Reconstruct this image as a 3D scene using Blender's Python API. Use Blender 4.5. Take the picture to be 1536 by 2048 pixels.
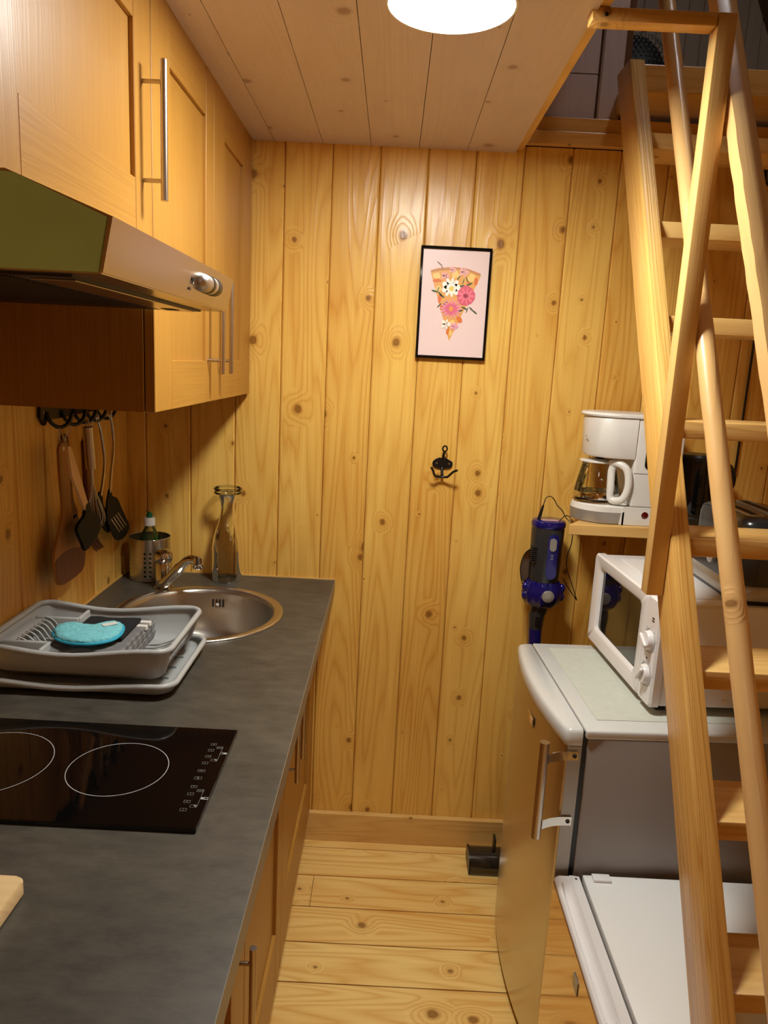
import bpy, bmesh, math, random
from mathutils import Vector, Matrix
random.seed(7)
PI = math.pi
for o in list(bpy.data.objects): bpy.data.objects.remove(o)
S = bpy.context.scene
COL = S.collection

# ------------------------------------------------------------------ camera
F, PITCH, YAW, ROLL, CH = 1472.0, 0.1993, -0.0025, 0.0504, 1.5728
cp, sp, cy, sy = math.cos(PITCH), math.sin(PITCH), math.cos(YAW), math.sin(YAW)
fw = Vector((sy*cp, cy*cp, -sp)); rt = Vector((cy, -sy, 0)); up = rt.cross(fw)
cr, sr = math.cos(ROLL), math.sin(ROLL)
r2 = rt*cr + up*sr; u2 = up*cr - rt*sr
cam = bpy.data.cameras.new('camera'); co = bpy.data.objects.new('camera', cam); COL.objects.link(co)
co.matrix_world = Matrix(((r2.x, u2.x, -fw.x, 0), (r2.y, u2.y, -fw.y, 0), (r2.z, u2.z, -fw.z, CH), (0, 0, 0, 1)))
cam.sensor_fit = 'HORIZONTAL'; cam.sensor_width = 36; cam.lens = F*36/1536; cam.clip_start = 0.05
S.camera = co
# ------------------------------------------------------------------ world, exposure, room lights
LAMP_STRENGTH = 164.0
LAMP_COLOR = (0.96, 0.985, 0.93)
REAR_STRENGTH = 20.0
LOFT_FILL_STRENGTH = 66.0  # for the fill light added in the loft
w = bpy.data.worlds.new('world'); S.world = w; w.use_nodes = True
w.node_tree.nodes['Background'].inputs[0].default_value = (1.0, 0.85, 0.7, 1)
w.node_tree.nodes['Background'].inputs[1].default_value = 0.02
S.view_settings.view_transform = 'Standard'; S.view_settings.look = 'None'
S.view_settings.exposure = 0.0; S.view_settings.gamma = 1.0; S.view_settings.use_curve_mapping = False

# ------------------------------------------------------------------ dimensions (metres)
D = 2.185          # back wall
XL = -0.781        # left wall
XR = 1.30          # right wall
YF = -1.7          # wall behind the camera
ZC = 2.175         # ceiling
XO = 0.306         # left edge of the stair opening
YO = 0.30          # near edge of the stair opening
BW = 0.1325        # board pitch

# ------------------------------------------------------------------ materials
def lin(c):
    return tuple((v/12.92 if v <= 0.04045 else ((v+0.055)/1.055)**2.4) for v in [x/255 for x in c]) + (1,)
def newmat(name):
    m = bpy.data.materials.new(name); m.use_nodes = True
    nt = m.node_tree; b = nt.nodes['Principled BSDF']
    return m, nt, b
def plain(name, rgb, rough=0.5, metal=0.0, spec=0.5, coat=0.0, emit=None, es=0.0, noise=0.0, nscale=30, bump=0.0):
    m, nt, b = newmat(name); N, L = nt.nodes, nt.links
    b.inputs['Base Color'].default_value = lin(rgb); b.inputs['Roughness'].default_value = rough
    b.inputs['Metallic'].default_value = metal; b.inputs['Specular IOR Level'].default_value = spec
    b.inputs['Coat Weight'].default_value = coat
    if emit: b.inputs['Emission Color'].default_value = lin(emit); b.inputs['Emission Strength'].default_value = es
    if noise or bump:
        tc = N.new('ShaderNodeTexCoord'); n = N.new('ShaderNodeTexNoise'); n.inputs['Scale'].default_value = nscale
        n.inputs['Detail'].default_value = 4; L.new(tc.outputs['Object'], n.inputs['Vector'])
        if noise:
            mx = N.new('ShaderNodeMix'); mx.data_type = 'RGBA'
            mx.inputs[6].default_value = tuple(v*(1-noise) for v in lin(rgb)[:3])+(1,)
            mx.inputs[7].default_value = tuple(min(1, v*(1+noise)) for v in lin(rgb)[:3])+(1,)
            L.new(n.outputs['Fac'], mx.inputs[0]); L.new(mx.outputs[2], b.inputs['Base Color'])
        if bump:
            bp = N.new('ShaderNodeBump'); bp.inputs['Strength'].default_value = bump; bp.inputs['Distance'].default_value = 0.002
            L.new(n.outputs['Fac'], bp.inputs['Height']); L.new(bp.outputs[0], b.inputs['Normal'])
    return m
def wood(name, light, mid, knotc, d=(0, 0, 1), e=(1, 1, 0), ring=14.0, fring=0.55, fstreak=0.35, knots=1.0, kscale=7.6,
         rough=0.35, vary=0.25, su=10.0, sg=0.8, coat=0.0, bump=0.35, dents=1.0, patch=0.35):
    m, nt, b = newmat(name); N, L = nt.nodes, nt.links
    def math_(op, a, c=None, clamp=False):
        n = N.new('ShaderNodeMath'); n.operation = op; n.use_clamp = clamp
        for i, v in enumerate((a, c)):
            if v is None: continue
            if isinstance(v, (int, float)): n.inputs[i].default_value = v
            else: L.new(v, n.inputs[i])
        return n.outputs[0]
    tc = N.new('ShaderNodeTexCoord'); oi = N.new('ShaderNodeObjectInfo'); rnd = oi.outputs['Random']
    def dot(v):
        n = N.new('ShaderNodeVectorMath'); n.operation = 'DOT_PRODUCT'; L.new(tc.outputs['Object'], n.inputs[0]); n.inputs[1].default_value = v
        return n.outputs['Value']
    g = math_('ADD', dot(d), math_('MULTIPLY', rnd, 31.7)); u = math_('ADD', dot(e), math_('MULTIPLY', rnd, 17.3))
    def comb(a, c, z=0.0):
        n = N.new('ShaderNodeCombineXYZ')
        for i, v in enumerate((a, c, z)):
            if isinstance(v, (int, float)): n.inputs[i].default_value = v
            else: L.new(v, n.inputs[i])
        return n.outputs[0]
    def noise(a, c, detail=2, rough_=0.5, z=0.0):
        n = N.new('ShaderNodeTexNoise'); n.inputs['Scale'].default_value = 1; n.inputs['Detail'].default_value = detail
        n.inputs['Roughness'].default_value = rough_
        L.new(comb(math_('MULTIPLY', u, a), math_('MULTIPLY', g, c), z), n.inputs['Vector']); return n.outputs['Fac']
    def mrange(v, a0, a1, b0, b1, smooth=True):
        n = N.new('ShaderNodeMapRange'); n.interpolation_type = 'SMOOTHSTEP' if smooth else 'LINEAR'
        for i, x in enumerate((v, a0, a1, b0, b1)):
            if isinstance(x, (int, float)): n.inputs[i].default_value = x
            else: L.new(x, n.inputs[i])
        return n.outputs[0]
    def mixc(f, c1, c2):
        n = N.new('ShaderNodeMix'); n.data_type = 'RGBA'
        for i, x in ((0, f), (6, c1), (7, c2)):
            if isinstance(x, (int, float)): n.inputs[i].default_value = x
            elif isinstance(x, tuple): n.inputs[i].default_value = x
            else: L.new(x, n.inputs[i])
        return n.outputs[2]
    n1 = noise(su, sg, 1.5, 0.4)
    halo = 0.0
    if knots:
        vo = N.new('ShaderNodeTexVoronoi'); vo.voronoi_dimensions = '2D'; vo.inputs['Scale'].default_value = 1
        wob = noise(60, 60, 2)
        L.new(comb(math_('MULTIPLY', u, kscale), math_('MULTIPLY', g, kscale*0.85)), vo.inputs['Vector'])
        dist = math_('ADD', vo.outputs['Distance'], math_('MULTIPLY', math_('SUBTRACT', wob, 0.5), 0.05))
        sc = N.new('ShaderNodeSeparateColor'); L.new(vo.outputs['Color'], sc.inputs[0])
        r = math_('MULTIPLY', math_('SUBTRACT', math_('POWER', sc.outputs[0], 2.6), 0.06), 0.105*knots)
        r = math_('MAXIMUM', r, 0.0)
        km = mrange(dist, math_('MULTIPLY', r, 0.75), math_('ADD', math_('MULTIPLY', r, 1.05), 0.0005), 1.0, 0.0)
        ringm = math_('MULTIPLY', mrange(dist, r, math_('ADD', math_('MULTIPLY', r, 1.7), 0.001), 1.0, 0.0), 0.45)
        hf = mrange(dist, 0.0, math_('ADD', math_('MULTIPLY', r, 5.0), 0.01), 1.0, 0.0)
        hf = math_('MULTIPLY', hf, math_('MINIMUM', math_('MULTIPLY', r, 30.0), 1.0))
        halo = math_('MULTIPLY', hf, 0.22)
        phase = math_('MULTIPLY', math_('ADD', n1, halo), ring)
    else:
        phase = math_('MULTIPLY', n1, ring)
    pp = math_('PINGPONG', phase, 0.5)
    rg = math_('POWER', math_('MULTIPLY', pp, 2.0), 2.2)
    st = noise(260, 4, 2)
    tone = noise(6, 1.6, 2, z=4.0)
    fac = math_('ADD', math_('MULTIPLY', rg, fring*0.6), math_('MULTIPLY', mrange(st, 0.3, 0.7, 0.0, 1.0), fstreak*0.5))
    fac = math_('ADD', fac, math_('MULTIPLY', mrange(tone, 0.35, 0.65, 0.0, 1.0), patch*0.5))
    r2_ = math_('FRACT', math_('MULTIPLY', rnd, 91.7))
    fac = math_('ADD', fac, math_('MULTIPLY', math_('SUBTRACT', r2_, 0.4), vary), clamp=True)
    c = mixc(fac, lin(light), lin(mid))
    if knots:
        c = mixc(math_('MULTIPLY', ringm, 0.9), c, tuple(v*0.42 for v in lin(mid)[:3])+(1,))
        c = mixc(math_('MULTIPLY', km, 0.75), c, lin(knotc))
        c = mixc(math_('MULTIPLY', hf, 0.25), c, lin(mid))
    L.new(c, b.inputs['Base Color'])
    b.inputs['Roughness'].default_value = rough; b.inputs['Coat Weight'].default_value = coat; b.inputs['Coat Roughness'].default_value = 0.12
    if bump:
        h = math_('ADD', math_('MULTIPLY', rg, 0.12), math_('MULTIPLY', st, 0.10))
        h = math_('ADD', h, math_('MULTIPLY', noise(15, 4, 2, z=9.0), dents))
        if knots: h = math_('ADD', h, math_('MULTIPLY', hf, 0.5*dents))
        bp = N.new('ShaderNodeBump'); bp.inputs['Strength'].default_value = bump; bp.inputs['Distance'].default_value = 0.004
        L.new(h, bp.inputs['Height']); L.new(bp.outputs[0], b.inputs['Normal'])
    return m
AX = {'x': ((1, 0, 0), (0, 1, 1)), 'y': ((0, 1, 0), (1, 0, 1)), 'z': ((0, 0, 1), (1, 1, 0)),
      's': ((0, 0.5145, 0.8575), (1, 0.8575, -0.5145))}
def pine(name, axis='z', **k):
    a = dict(light=(244, 198, 102), mid=(206, 136, 44), knotc=(88, 40, 12), knots=0.9, fring=0.65, patch=0.5, vary=0.35, bump=0.55, rough=0.3); a.update(k)
    return wood(name, d=AX[axis][0], e=AX[axis][1], **a)
M = {}
M['pine'] = pine('pine_wall')
M['pinefloor'] = pine('pine_floor', light=(255, 220, 138), mid=(224, 160, 72), rough=0.3, ring=13, kscale=7.0, vary=0.3, dents=0.5, fring=0.85, knots=1.25, patch=0.5)
M['pineceil'] = pine('pine_ceiling', light=(218, 202, 198), mid=(200, 180, 174), knotc=(140, 100, 78), vary=0.15, kscale=5.5, dents=0.6, fring=0.3, rough=0.45)
for a in 'xyz': M['beam'+a] = pine('pine_beam_'+a, a, light=(232, 190, 116), mid=(206, 152, 76), knots=0.7, kscale=4.5, vary=0.15)
M['stair'] = pine('pine_stair', 's', light=(236, 190, 108), mid=(196, 134, 56), knots=1.2, kscale=5, vary=0.1, ring=16, fring=0.8, su=26, sg=0.7, fstreak=0.6)
M['stairx'] = pine('pine_tread', 'x', light=(228, 186, 116), mid=(196, 140, 66), knots=0.5, kscale=5, vary=0.1)
M['pole'] = pine('pine_pole', 's', light=(222, 178, 118), mid=(202, 150, 86), knots=0.5, kscale=6, vary=0.05, fring=0.25, rough=0.3)
M['post'] = pine('pine_post', 'z', light=(228, 186, 116), mid=(204, 154, 84), knots=0.6, kscale=6, vary=0.05, fring=0.3)
M['slat'] = pine('pine_slat', 'z', light=(228, 214, 196), mid=(204, 188, 166), knots=0.0, vary=0.3, fring=0.3, bump=0)
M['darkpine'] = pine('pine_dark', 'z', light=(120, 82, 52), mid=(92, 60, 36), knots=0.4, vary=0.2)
OAKC = dict(light=(182, 132, 56), mid=(154, 100, 36), knotc=(120, 70, 30), knots=0.0, ring=22, fring=0.18, fstreak=0.75, su=16, sg=0.5, vary=0.08, rough=0.38, bump=0.12, dents=0.15, patch=0.2)
for a in 'xyz': M['oak'+a] = wood('oak_'+a, d=AX[a][0], e=AX[a][1], **OAKC)
M['wooddark'] = wood('utensil_wood_dark', (112, 60, 18), (86, 42, 12), (80, 40, 20), knots=0.0, rough=0.5)
M['woodmid'] = wood('utensil_wood', (172, 112, 42), (138, 84, 26), (80, 40, 20), knots=0.0, rough=0.5)
M['woodlight'] = wood('utensil_wood_pale', (232, 190, 138), (212, 164, 108), (80, 40, 20), knots=0.0, rough=0.5)
M['board'] = wood('cutting_board_wood', (236, 204, 152), (214, 176, 120), (80, 40, 20), d=AX['x'][0], e=AX['x'][1], knots=0.0, rough=0.5)
M['gap'] = plain('gap_dark', (34, 22, 12), 0.9)
M['steel'] = plain('brushed_steel', (196, 188, 176), 0.27, 1.0, bump=0.05, nscale=200)
M['steeldoor'] = plain('steel_door', (206, 200, 190), 0.28, 1.0, noise=0.05, nscale=8, bump=0.02)
M['chrome'] = plain('chrome', (214, 210, 204), 0.08, 1.0)
M['handle'] = plain('handle_steel', (196, 184, 170), 0.28, 1.0)
M['satin'] = plain('satin_steel', (206, 202, 196), 0.38, 1.0)
M['silicone'] = plain('black_silicone', (12, 13, 12), 0.6, spec=0.25)
M['sink'] = plain('sink_steel', (196, 190, 180), 0.3, 1.0, bump=0.03, nscale=120)
M['black'] = plain('black_plastic', (18, 17, 17), 0.35)
M['blackgloss'] = plain('black_gloss', (10, 10, 10), 0.06)
M['iron'] = plain('black_iron', (16, 12, 12), 0.35)
M['glassblack'] = plain('hob_glass', (9, 8, 8), 0.04)
M['print'] = plain('hob_print', (190, 190, 190), 0.4)
M['printdim'] = plain('hob_print_dim', (120, 120, 118), 0.4)
M['grey'] = plain('grey_plastic', (176, 176, 174), 0.35)
M['greycap'] = plain('light_grey_enamel', (206, 206, 202), 0.18, coat=0.3)
M['fridgeside'] = plain('grey_enamel', (150, 144, 140), 0.3)
M['white'] = plain('white_enamel', (238, 236, 232), 0.3)
M['whitepl'] = plain('white_plastic', (232, 228, 226), 0.22)
M['coffeewhite'] = plain('warm_white_plastic', (230, 226, 218), 0.3)
M['silverpl'] = plain('silver_plastic', (170, 166, 158), 0.35, 0.5)
M['green'] = plain('green_film', (186, 228, 160), 0.25, 0.0, noise=0.12, nscale=14)
M['hoodsteel'] = plain('hood_steel', (178, 166, 154), 0.24, 1.0, bump=0.03, nscale=90)
M['filter'] = plain('hood_filter', (60, 54, 46), 0.5, 0.6)
M['darkbody'] = plain('vacuum_dark', (46, 46, 46), 0.2)
M['blue'] = plain('vacuum_blue', (22, 22, 110), 0.12, 0.3, coat=0.5)
M['red'] = plain('red_switch', (92, 16, 14), 0.2)
M['turq'] = plain('turquoise_pile', (120, 196, 204), 0.95, noise=0.35, nscale=140, bump=1.0)
M['turqedge'] = plain('turquoise_edge', (40, 158, 190), 0.7)
M['blackcloth'] = plain('black_cloth', (18, 18, 22), 0.95, noise=0.3, nscale=90)
M['paper'] = plain('tag_paper', (216, 214, 206), 0.7)
M['greencap'] = plain('green_cap', (10, 110, 70), 0.35)
M['soap'] = plain('green_soap', (70, 150, 60), 0.2)
M['screw'] = plain('screw_metal', (60, 56, 52), 0.35, 0.9)
M['net'] = plain('black_mesh', (24, 28, 34), 0.6)
M['lens'] = plain('lamp_diffuser', (255, 255, 255), 0.5, emit=(255, 255, 255), es=1.0)
M['lens'].node_tree.nodes['Principled BSDF'].inputs['Emission Color'].default_value = LAMP_COLOR+(1,)
M['lens'].node_tree.nodes['Principled BSDF'].inputs['Emission Strength'].default_value = LAMP_STRENGTH
M['lens2'] = plain('rear_lamp_diffuser', (255, 255, 255), 0.5, emit=(255, 236, 210), es=REAR_STRENGTH)
M['loft_fill'] = plain('loft_fill_diffuser', (255, 255, 255), 0.5, emit=(240, 238, 240), es=LOFT_FILL_STRENGTH)
def worktop_mat():
    m, nt, b = newmat('worktop_laminate'); N, L = nt.nodes, nt.links
    tc = N.new('ShaderNodeTexCoord'); cr_ = N.new('ShaderNodeValToRGB')
    n = N.new('ShaderNodeTexNoise'); n.inputs['Scale'].default_value = 18; n.inputs['Detail'].default_value = 8; n.inputs['Roughness'].default_value = 0.72
    n2 = N.new('ShaderNodeTexNoise'); n2.inputs['Scale'].default_value = 3.5; n2.inputs['Detail'].default_value = 3
    mp = N.new('ShaderNodeMapping'); mp.inputs['Scale'].default_value = (1, 2.2, 1)
    L.new(tc.outputs['Object'], mp.inputs[0]); L.new(mp.outputs[0], n.inputs[0]); L.new(tc.outputs['Object'], n2.inputs[0])
    mx = N.new('ShaderNodeMath'); mx.operation = 'ADD'; h = N.new('ShaderNodeMath'); h.operation = 'MULTIPLY'; h.inputs[1].default_value = 0.6
    L.new(n2.outputs[0], h.inputs[0]); L.new(n.outputs[0], mx.inputs[0]); L.new(h.outputs[0], mx.inputs[1])
    cr_.color_ramp.elements[0].position = 0.55; cr_.color_ramp.elements[0].color = lin((50, 47, 43))
    cr_.color_ramp.elements[1].position = 1.05; cr_.color_ramp.elements[1].color = lin((84, 78, 68))
    L.new(mx.outputs[0], cr_.inputs[0]); L.new(cr_.outputs[0], b.inputs['Base Color'])
    b.inputs['Roughness'].default_value = 0.42
    bp = N.new('ShaderNodeBump'); bp.inputs['Strength'].default_value = 0.12; bp.inputs['Distance'].default_value = 0.001
    L.new(n.outputs[0], bp.inputs['Height']); L.new(bp.outputs[0], b.inputs['Normal'])
    return m
M['worktop'] = worktop_mat()
M['worktopedge'] = plain('worktop_edge', (120, 112, 98), 0.35)
def cloth_mat():
    m, nt, b = newmat('grey_check_cloth'); N, L = nt.nodes, nt.links
    tc = N.new('ShaderNodeTexCoord'); wv = N.new('ShaderNodeTexWave'); wv.bands_direction = 'Y'; wv.inputs['Scale'].default_value = 11
    w2 = N.new('ShaderNodeTexWave'); w2.bands_direction = 'X'; w2.inputs['Scale'].default_value = 9
    for x in (wv, w2): L.new(tc.outputs['Object'], x.inputs[0])
    a = N.new('ShaderNodeMath'); a.operation = 'ADD'; L.new(wv.outputs['Fac'], a.inputs[0]); L.new(w2.outputs['Fac'], a.inputs[1])
    cr_ = N.new('ShaderNodeValToRGB'); cr_.color_ramp.interpolation = 'CONSTANT'
    cr_.color_ramp.elements[0].color = lin((112, 109, 109)); cr_.color_ramp.elements[1].position = 0.75; cr_.color_ramp.elements[1].color = lin((128, 124, 122))
    e_ = cr_.color_ramp.elements.new(0.95); e_.color = lin((148, 144, 140))
    h = N.new('ShaderNodeMath'); h.operation = 'MULTIPLY'; h.inputs[1].default_value = 0.5; L.new(a.outputs[0], h.inputs[0])
    L.new(h.outputs[0], cr_.inputs[0]); L.new(cr_.outputs[0], b.inputs['Base Color']); b.inputs['Roughness'].default_value = 0.95
    return m
M['check'] = cloth_mat()
M['stripe'] = plain('pale_cloth', (226, 220, 212), 0.95)
def thin_glass(name, tint=(248, 250, 244), edge=(120, 132, 104), blend=0.35, gl=1.0):
    m = bpy.data.materials.new(name); m.use_nodes = True; nt = m.node_tree; N, L = nt.nodes, nt.links
    N.remove(N['Principled BSDF']); out = N['Material Output']
    tr = N.new('ShaderNodeBsdfTransparent'); gs = N.new('ShaderNodeBsdfGlossy'); gs.inputs['Roughness'].default_value = 0.03
    gs.inputs['Color'].default_value = (gl, gl, gl, 1)
    lw = N.new('ShaderNodeLayerWeight'); lw.inputs['Blend'].default_value = blend
    mc = N.new('ShaderNodeMix'); mc.data_type = 'RGBA'; mc.inputs[6].default_value = lin(tint); mc.inputs[7].default_value = lin(edge)
    pw = N.new('ShaderNodeMath'); pw.operation = 'POWER'; pw.inputs[1].default_value = 3.0; L.new(lw.outputs['Facing'], pw.inputs[0])
    L.new(pw.outputs[0], mc.inputs[0]); L.new(mc.outputs[2], tr.inputs[0])
    fr = N.new('ShaderNodeFresnel'); fr.inputs[0].default_value = 1.5
    mx = N.new('ShaderNodeMixShader'); L.new(fr.outputs[0], mx.inputs[0]); L.new(tr.outputs[0], mx.inputs[1]); L.new(gs.outputs[0], mx.inputs[2])
    L.new(mx.outputs[0], out.inputs['Surface']); return m
M['glass'] = thin_glass('clear_glass')
M['ovenglass'] = thin_glass('dark_glass', (70, 62, 54), (30, 28, 26))
M['smoke'] = thin_glass('smoked_plastic', (150, 130, 110), (70, 60, 50))
M['clearpl'] = thin_glass('clear_plastic', (236, 240, 230), (170, 175, 160))
M['water'] = thin_glass('tank_window', (120, 126, 130), (80, 84, 90))

# ------------------------------------------------------------------ helpers
ORG = {}
def finish(bm, name, mat, smooth):
    me = bpy.data.meshes.new(name)
    bmesh.ops.recalc_face_normals(bm, faces=bm.faces)
    bm.to_mesh(me); bm.free(); me.materials.append(mat)
    if smooth:
        me.shade_smooth(); me.set_sharp_from_angle(angle=math.radians(smooth))
    return me
def tag(o, label=None, cat=None, group=None, kind=None):
    if label: o['label'] = label
    if cat: o['category'] = cat
    if group: o['group'] = group
    if kind: o['kind'] = kind
    return o
def obj(name, bm, mat, parent=None, smooth=0, origin=None, label=None, kind=None):
    og = Vector(ORG[parent.name]) if parent else Vector(origin or (0, 0, 0))
    bmesh.ops.translate(bm, verts=bm.verts, vec=-og)
    o = bpy.data.objects.new(name, finish(bm, name, M[mat] if isinstance(mat, str) else mat, smooth)); COL.objects.link(o)
    if parent: o.parent = parent
    else: o.location = og
    ORG[o.name] = og
    if label: o['label'] = label
    if kind: o['kind'] = kind
    return o
def thing(name, loc, label, cat, group=None):
    o = bpy.data.objects.new(name, None); o.empty_display_size = 0.05; COL.objects.link(o); o.location = loc; ORG[o.name] = Vector(loc)
    return tag(o, label, cat, group)
def struct(name, bm, mat, origin=(0, 0, 0)):
    o = obj(name, bm, mat, origin=origin); o['kind'] = 'structure'; return o
def new(): return bmesh.new()
def add_box(bm, x0, x1, y0, y1, z0, z1, bev=0.0, seg=2):
    t = bmesh.new(); bmesh.ops.create_cube(t, size=1)
    for v in t.verts: v.co = Vector(((x0+x1)/2+v.co.x*(x1-x0), (y0+y1)/2+v.co.y*(y1-y0), (z0+z1)/2+v.co.z*(z1-z0)))
    if bev: bmesh.ops.bevel(t, geom=t.edges[:], offset=bev, segments=seg, profile=0.5, affect='EDGES')
    merge(bm, t); return bm
def merge(bm, t):
    me = bpy.data.meshes.new('tmp'); t.to_mesh(me); t.free(); bm.from_mesh(me); bpy.data.meshes.remove(me)
def box(*a, **k): return add_box(new(), *a, **k)
def tube(bm, pts, r, n=8, closed=False, cap=True):
    pts = [Vector(p) for p in pts]; N_ = len(pts)
    rs = r if isinstance(r, (list, tuple)) else [r]*N_
    rings = []; prev = None
    for i, p in enumerate(pts):
        if closed: t = (pts[(i+1) % N_]-pts[i-1]).normalized()
        else: t = ((pts[i+1] if i < N_-1 else p)-(pts[i-1] if i else p)).normalized()
        if prev is None:
            a = Vector((0, 0, 1)) if abs(t.z) < 0.9 else Vector((1, 0, 0)); nrm = (a-t*a.dot(t)).normalized()
        else: nrm = (prev-t*prev.dot(t)).normalized()
        prev = nrm; b = t.cross(nrm)
        rings.append([bm.verts.new(p+(nrm*math.cos(2*PI*k/n)+b*math.sin(2*PI*k/n))*rs[i]) for k in range(n)])
    for i in range(N_-1+(1 if closed else 0)):
        A, B = rings[i], rings[(i+1) % N_]
        for k in range(n): bm.faces.new((A[k], A[(k+1) % n], B[(k+1) % n], B[k]))
    if cap and not closed: bm.faces.new(rings[0][::-1]); bm.faces.new(rings[-1])
    return bm
def lathe(bm, prof, c=(0, 0, 0), axis='z', n=32, cap0=True, cap1=True, sx=1, sy=1):
    """prof: list of (radius, height)"""
    c = Vector(c); rings = []
    for r, h in prof:
        ring = []
        for k in range(n):
            a, b = r*math.cos(2*PI*k/n)*sx, r*math.sin(2*PI*k/n)*sy
            v = {'z': Vector((a, b, h)), 'y': Vector((a, h, b)), 'x': Vector((h, a, b))}[axis]
            ring.append(bm.verts.new(c+v))
        rings.append(ring)
    for A, B in zip(rings, rings[1:]):
        for k in range(n): bm.faces.new((A[k], A[(k+1) % n], B[(k+1) % n], B[k]))
    if cap0: bm.faces.new(rings[0][::-1])
    if cap1: bm.faces.new(rings[-1])
    return bm
def ext(bm, pts, plane, lo, hi):
    """extrude 2D polygon; plane 'yz' -> along x, 'xz' -> along y, 'xy' -> along z"""
    f = {'yz': lambda a, b, c: (c, a, b), 'xz': lambda a, b, c: (a, c, b), 'xy': lambda a, b, c: (a, b, c)}[plane]
    A = [bm.verts.new(f(p[0], p[1], lo)) for p in pts]; B = [bm.verts.new(f(p[0], p[1], hi)) for p in pts]
    bm.faces.new(A[::-1]); bm.faces.new(B); n = len(pts)
    for i in range(n): bm.faces.new((A[i], A[(i+1) % n], B[(i+1) % n], B[i]))
    return bm
def spline(pts, n=8):
    """Catmull-Rom through the points (tuples of any size)"""
    P = [pts[0]]+list(pts)+[pts[-1]]; out = []
    for i in range(1, len(P)-2):
        for k in range(n):
            t = k/n; out.append(tuple(0.5*((2*b)+(-a+c)*t+(2*a-5*b+4*c-d_)*t*t+(-a+3*b-3*c+d_)*t**3) for a, b, c, d_ in zip(P[i-1], P[i], P[i+1], P[i+2])))
    out.append(tuple(pts[-1])); return out
def rrect(x0, x1, y0, y1, r, n=6):
    out = []
    for cx, cy_, a0 in ((x1-r, y1-r, 0), (x0+r, y1-r, 90), (x0+r, y0+r, 180), (x1-r, y0+r, 270)):
        for k in range(n+1):
            a = math.radians(a0+90*k/n); out.append((cx+r*math.cos(a), cy_+r*math.sin(a)))
    return out
def loft(bm, loops, cap0=True, cap1=True):
    R = [[bm.verts.new(p) for p in l] for l in loops]; n = len(R[0])
    for A, B in zip(R, R[1:]):
        for k in range(n): bm.faces.new((A[k], A[(k+1) % n], B[(k+1) % n], B[k]))
    if cap0: bm.faces.new(R[0][::-1])
    if cap1: bm.faces.new(R[-1])
    return bm
PL = {}
def plank(parent, name, mat, wdt, length, thick, loc, rot=(0, 0, 0), ch=0.004):
    """board, local: width +X, front face at Y=0 (facing -Y), grain/length +Z"""
    key = (round(wdt, 4), round(length, 4), round(thick, 4), mat, ch)
    if key not in PL:
        bm = new(); g = 0.0007 if ch > 0.002 else 0.0019
        ext(bm, [(g, thick), (g, ch), (g+ch, 0), (wdt-g-ch, 0), (wdt-g, ch), (wdt-g, thick)], 'xy', 0, length)
        PL[key] = finish(bm, name, M[mat], 0)
    o = bpy.data.objects.new(name, PL[key]); COL.objects.link(o); o.parent = parent
    o.location = loc; o.rotation_euler = rot
    return o

# ------------------------------------------------------------------ the setting
wb = struct('wall_back', box(XL-0.06, XR+0.06, D+0.019, D+0.06, -0.02, 2.20), 'gap')
x = -0.328-4*BW
while x < XR:
    plank(wb, 'plank', 'pine', BW, 2.175, 0.018, (x, D, 0)); x += BW
wl = struct('wall_left', box(XL-0.06, XL-0.019, YF, D+0.06, -0.02, 2.30), 'gap')
y = D
while y > YF:
    plank(wl, 'plank', 'pine', BW, 2.175, 0.018, (XL, y-BW, 0), (0, 0, PI/2)); y -= BW
wr = struct('wall_right', box(XR+0.019, XR+0.06, YF, D+0.06, -0.02, 2.25), 'gap')
y = D
while y > YF:
    plank(wr, 'plank', 'pine', BW, 2.25, 0.018, (XR, y, 0), (0, 0, -PI/2)); y -= BW
wf = struct('wall_front', box(XL-0.06, XR+0.06, YF-0.06, YF-0.019, -0.02, 3.7), 'gap')
x = XR
while x > XL:
    plank(wf, 'plank', 'pine', BW, 3.2, 0.018, (x, YF, 0), (0, 0, PI)); x -= BW
fl = struct('floor', box(XL-0.06, XR+0.06, YF-0.06, D+0.06, -0.06, -0.021), 'gap')
y = 2.13; first = True
plank(fl, 'floorboard', 'pinefloor', D-2.13+0.0, XR-XL, 0.02, (XL, 2.13, 0), (PI/2, 0, PI/2), 0.0014)
k = 0
while y > YF:
    y0 = y-0.1333
    if k == 1:
        plank(fl, 'floorboard', 'pinefloor', 0.1333, -0.164-XL, 0.02, (XL, y0, 0), (PI/2, 0, PI/2), 0.0014)
        plank(fl, 'floorboard', 'pinefloor', 0.1333, XR+0.164-0.0015, 0.02, (-0.1625, y0, 0), (PI/2, 0, PI/2), 0.0014)
    else:
        plank(fl, 'floorboard', 'pinefloor', 0.1333, XR-XL, 0.02, (XL, y0, 0), (PI/2, 0, PI/2), 0.0014)
    y = y0; k += 1
bm = box(XL-0.06, XO, YF-0.06, D+0.06, ZC+0.019, 2.30); add_box(bm, XO, XR+0.06, YF-0.06, YO, ZC+0.019, 2.30)
ce = struct('ceiling', bm, 'gap')
x = XO
while x > XL-0.05:
    plank(ce, 'plank', 'pineceil', BW, D-YF, 0.018, (x-BW, YF, ZC), (-PI/2, 0, 0), 0.003); x -= BW
x = XO
while x < XR:
    plank(ce, 'plank', 'pineceil', BW, YO-YF, 0.018, (x, YF, ZC), (-PI/2, 0, 0), 0.003); x += BW
struct('baseboard_back', box(-0.22, XR, D-0.02, D-0.0005, 0.0005, 0.12, bev=0.002), 'beamx')
struct('trim_1', box(XO+0.0005, XO+0.02, YO, D-0.003, ZC-0.012, 2.30, bev=0.002), 'beamy')      # edge board of the opening
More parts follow.
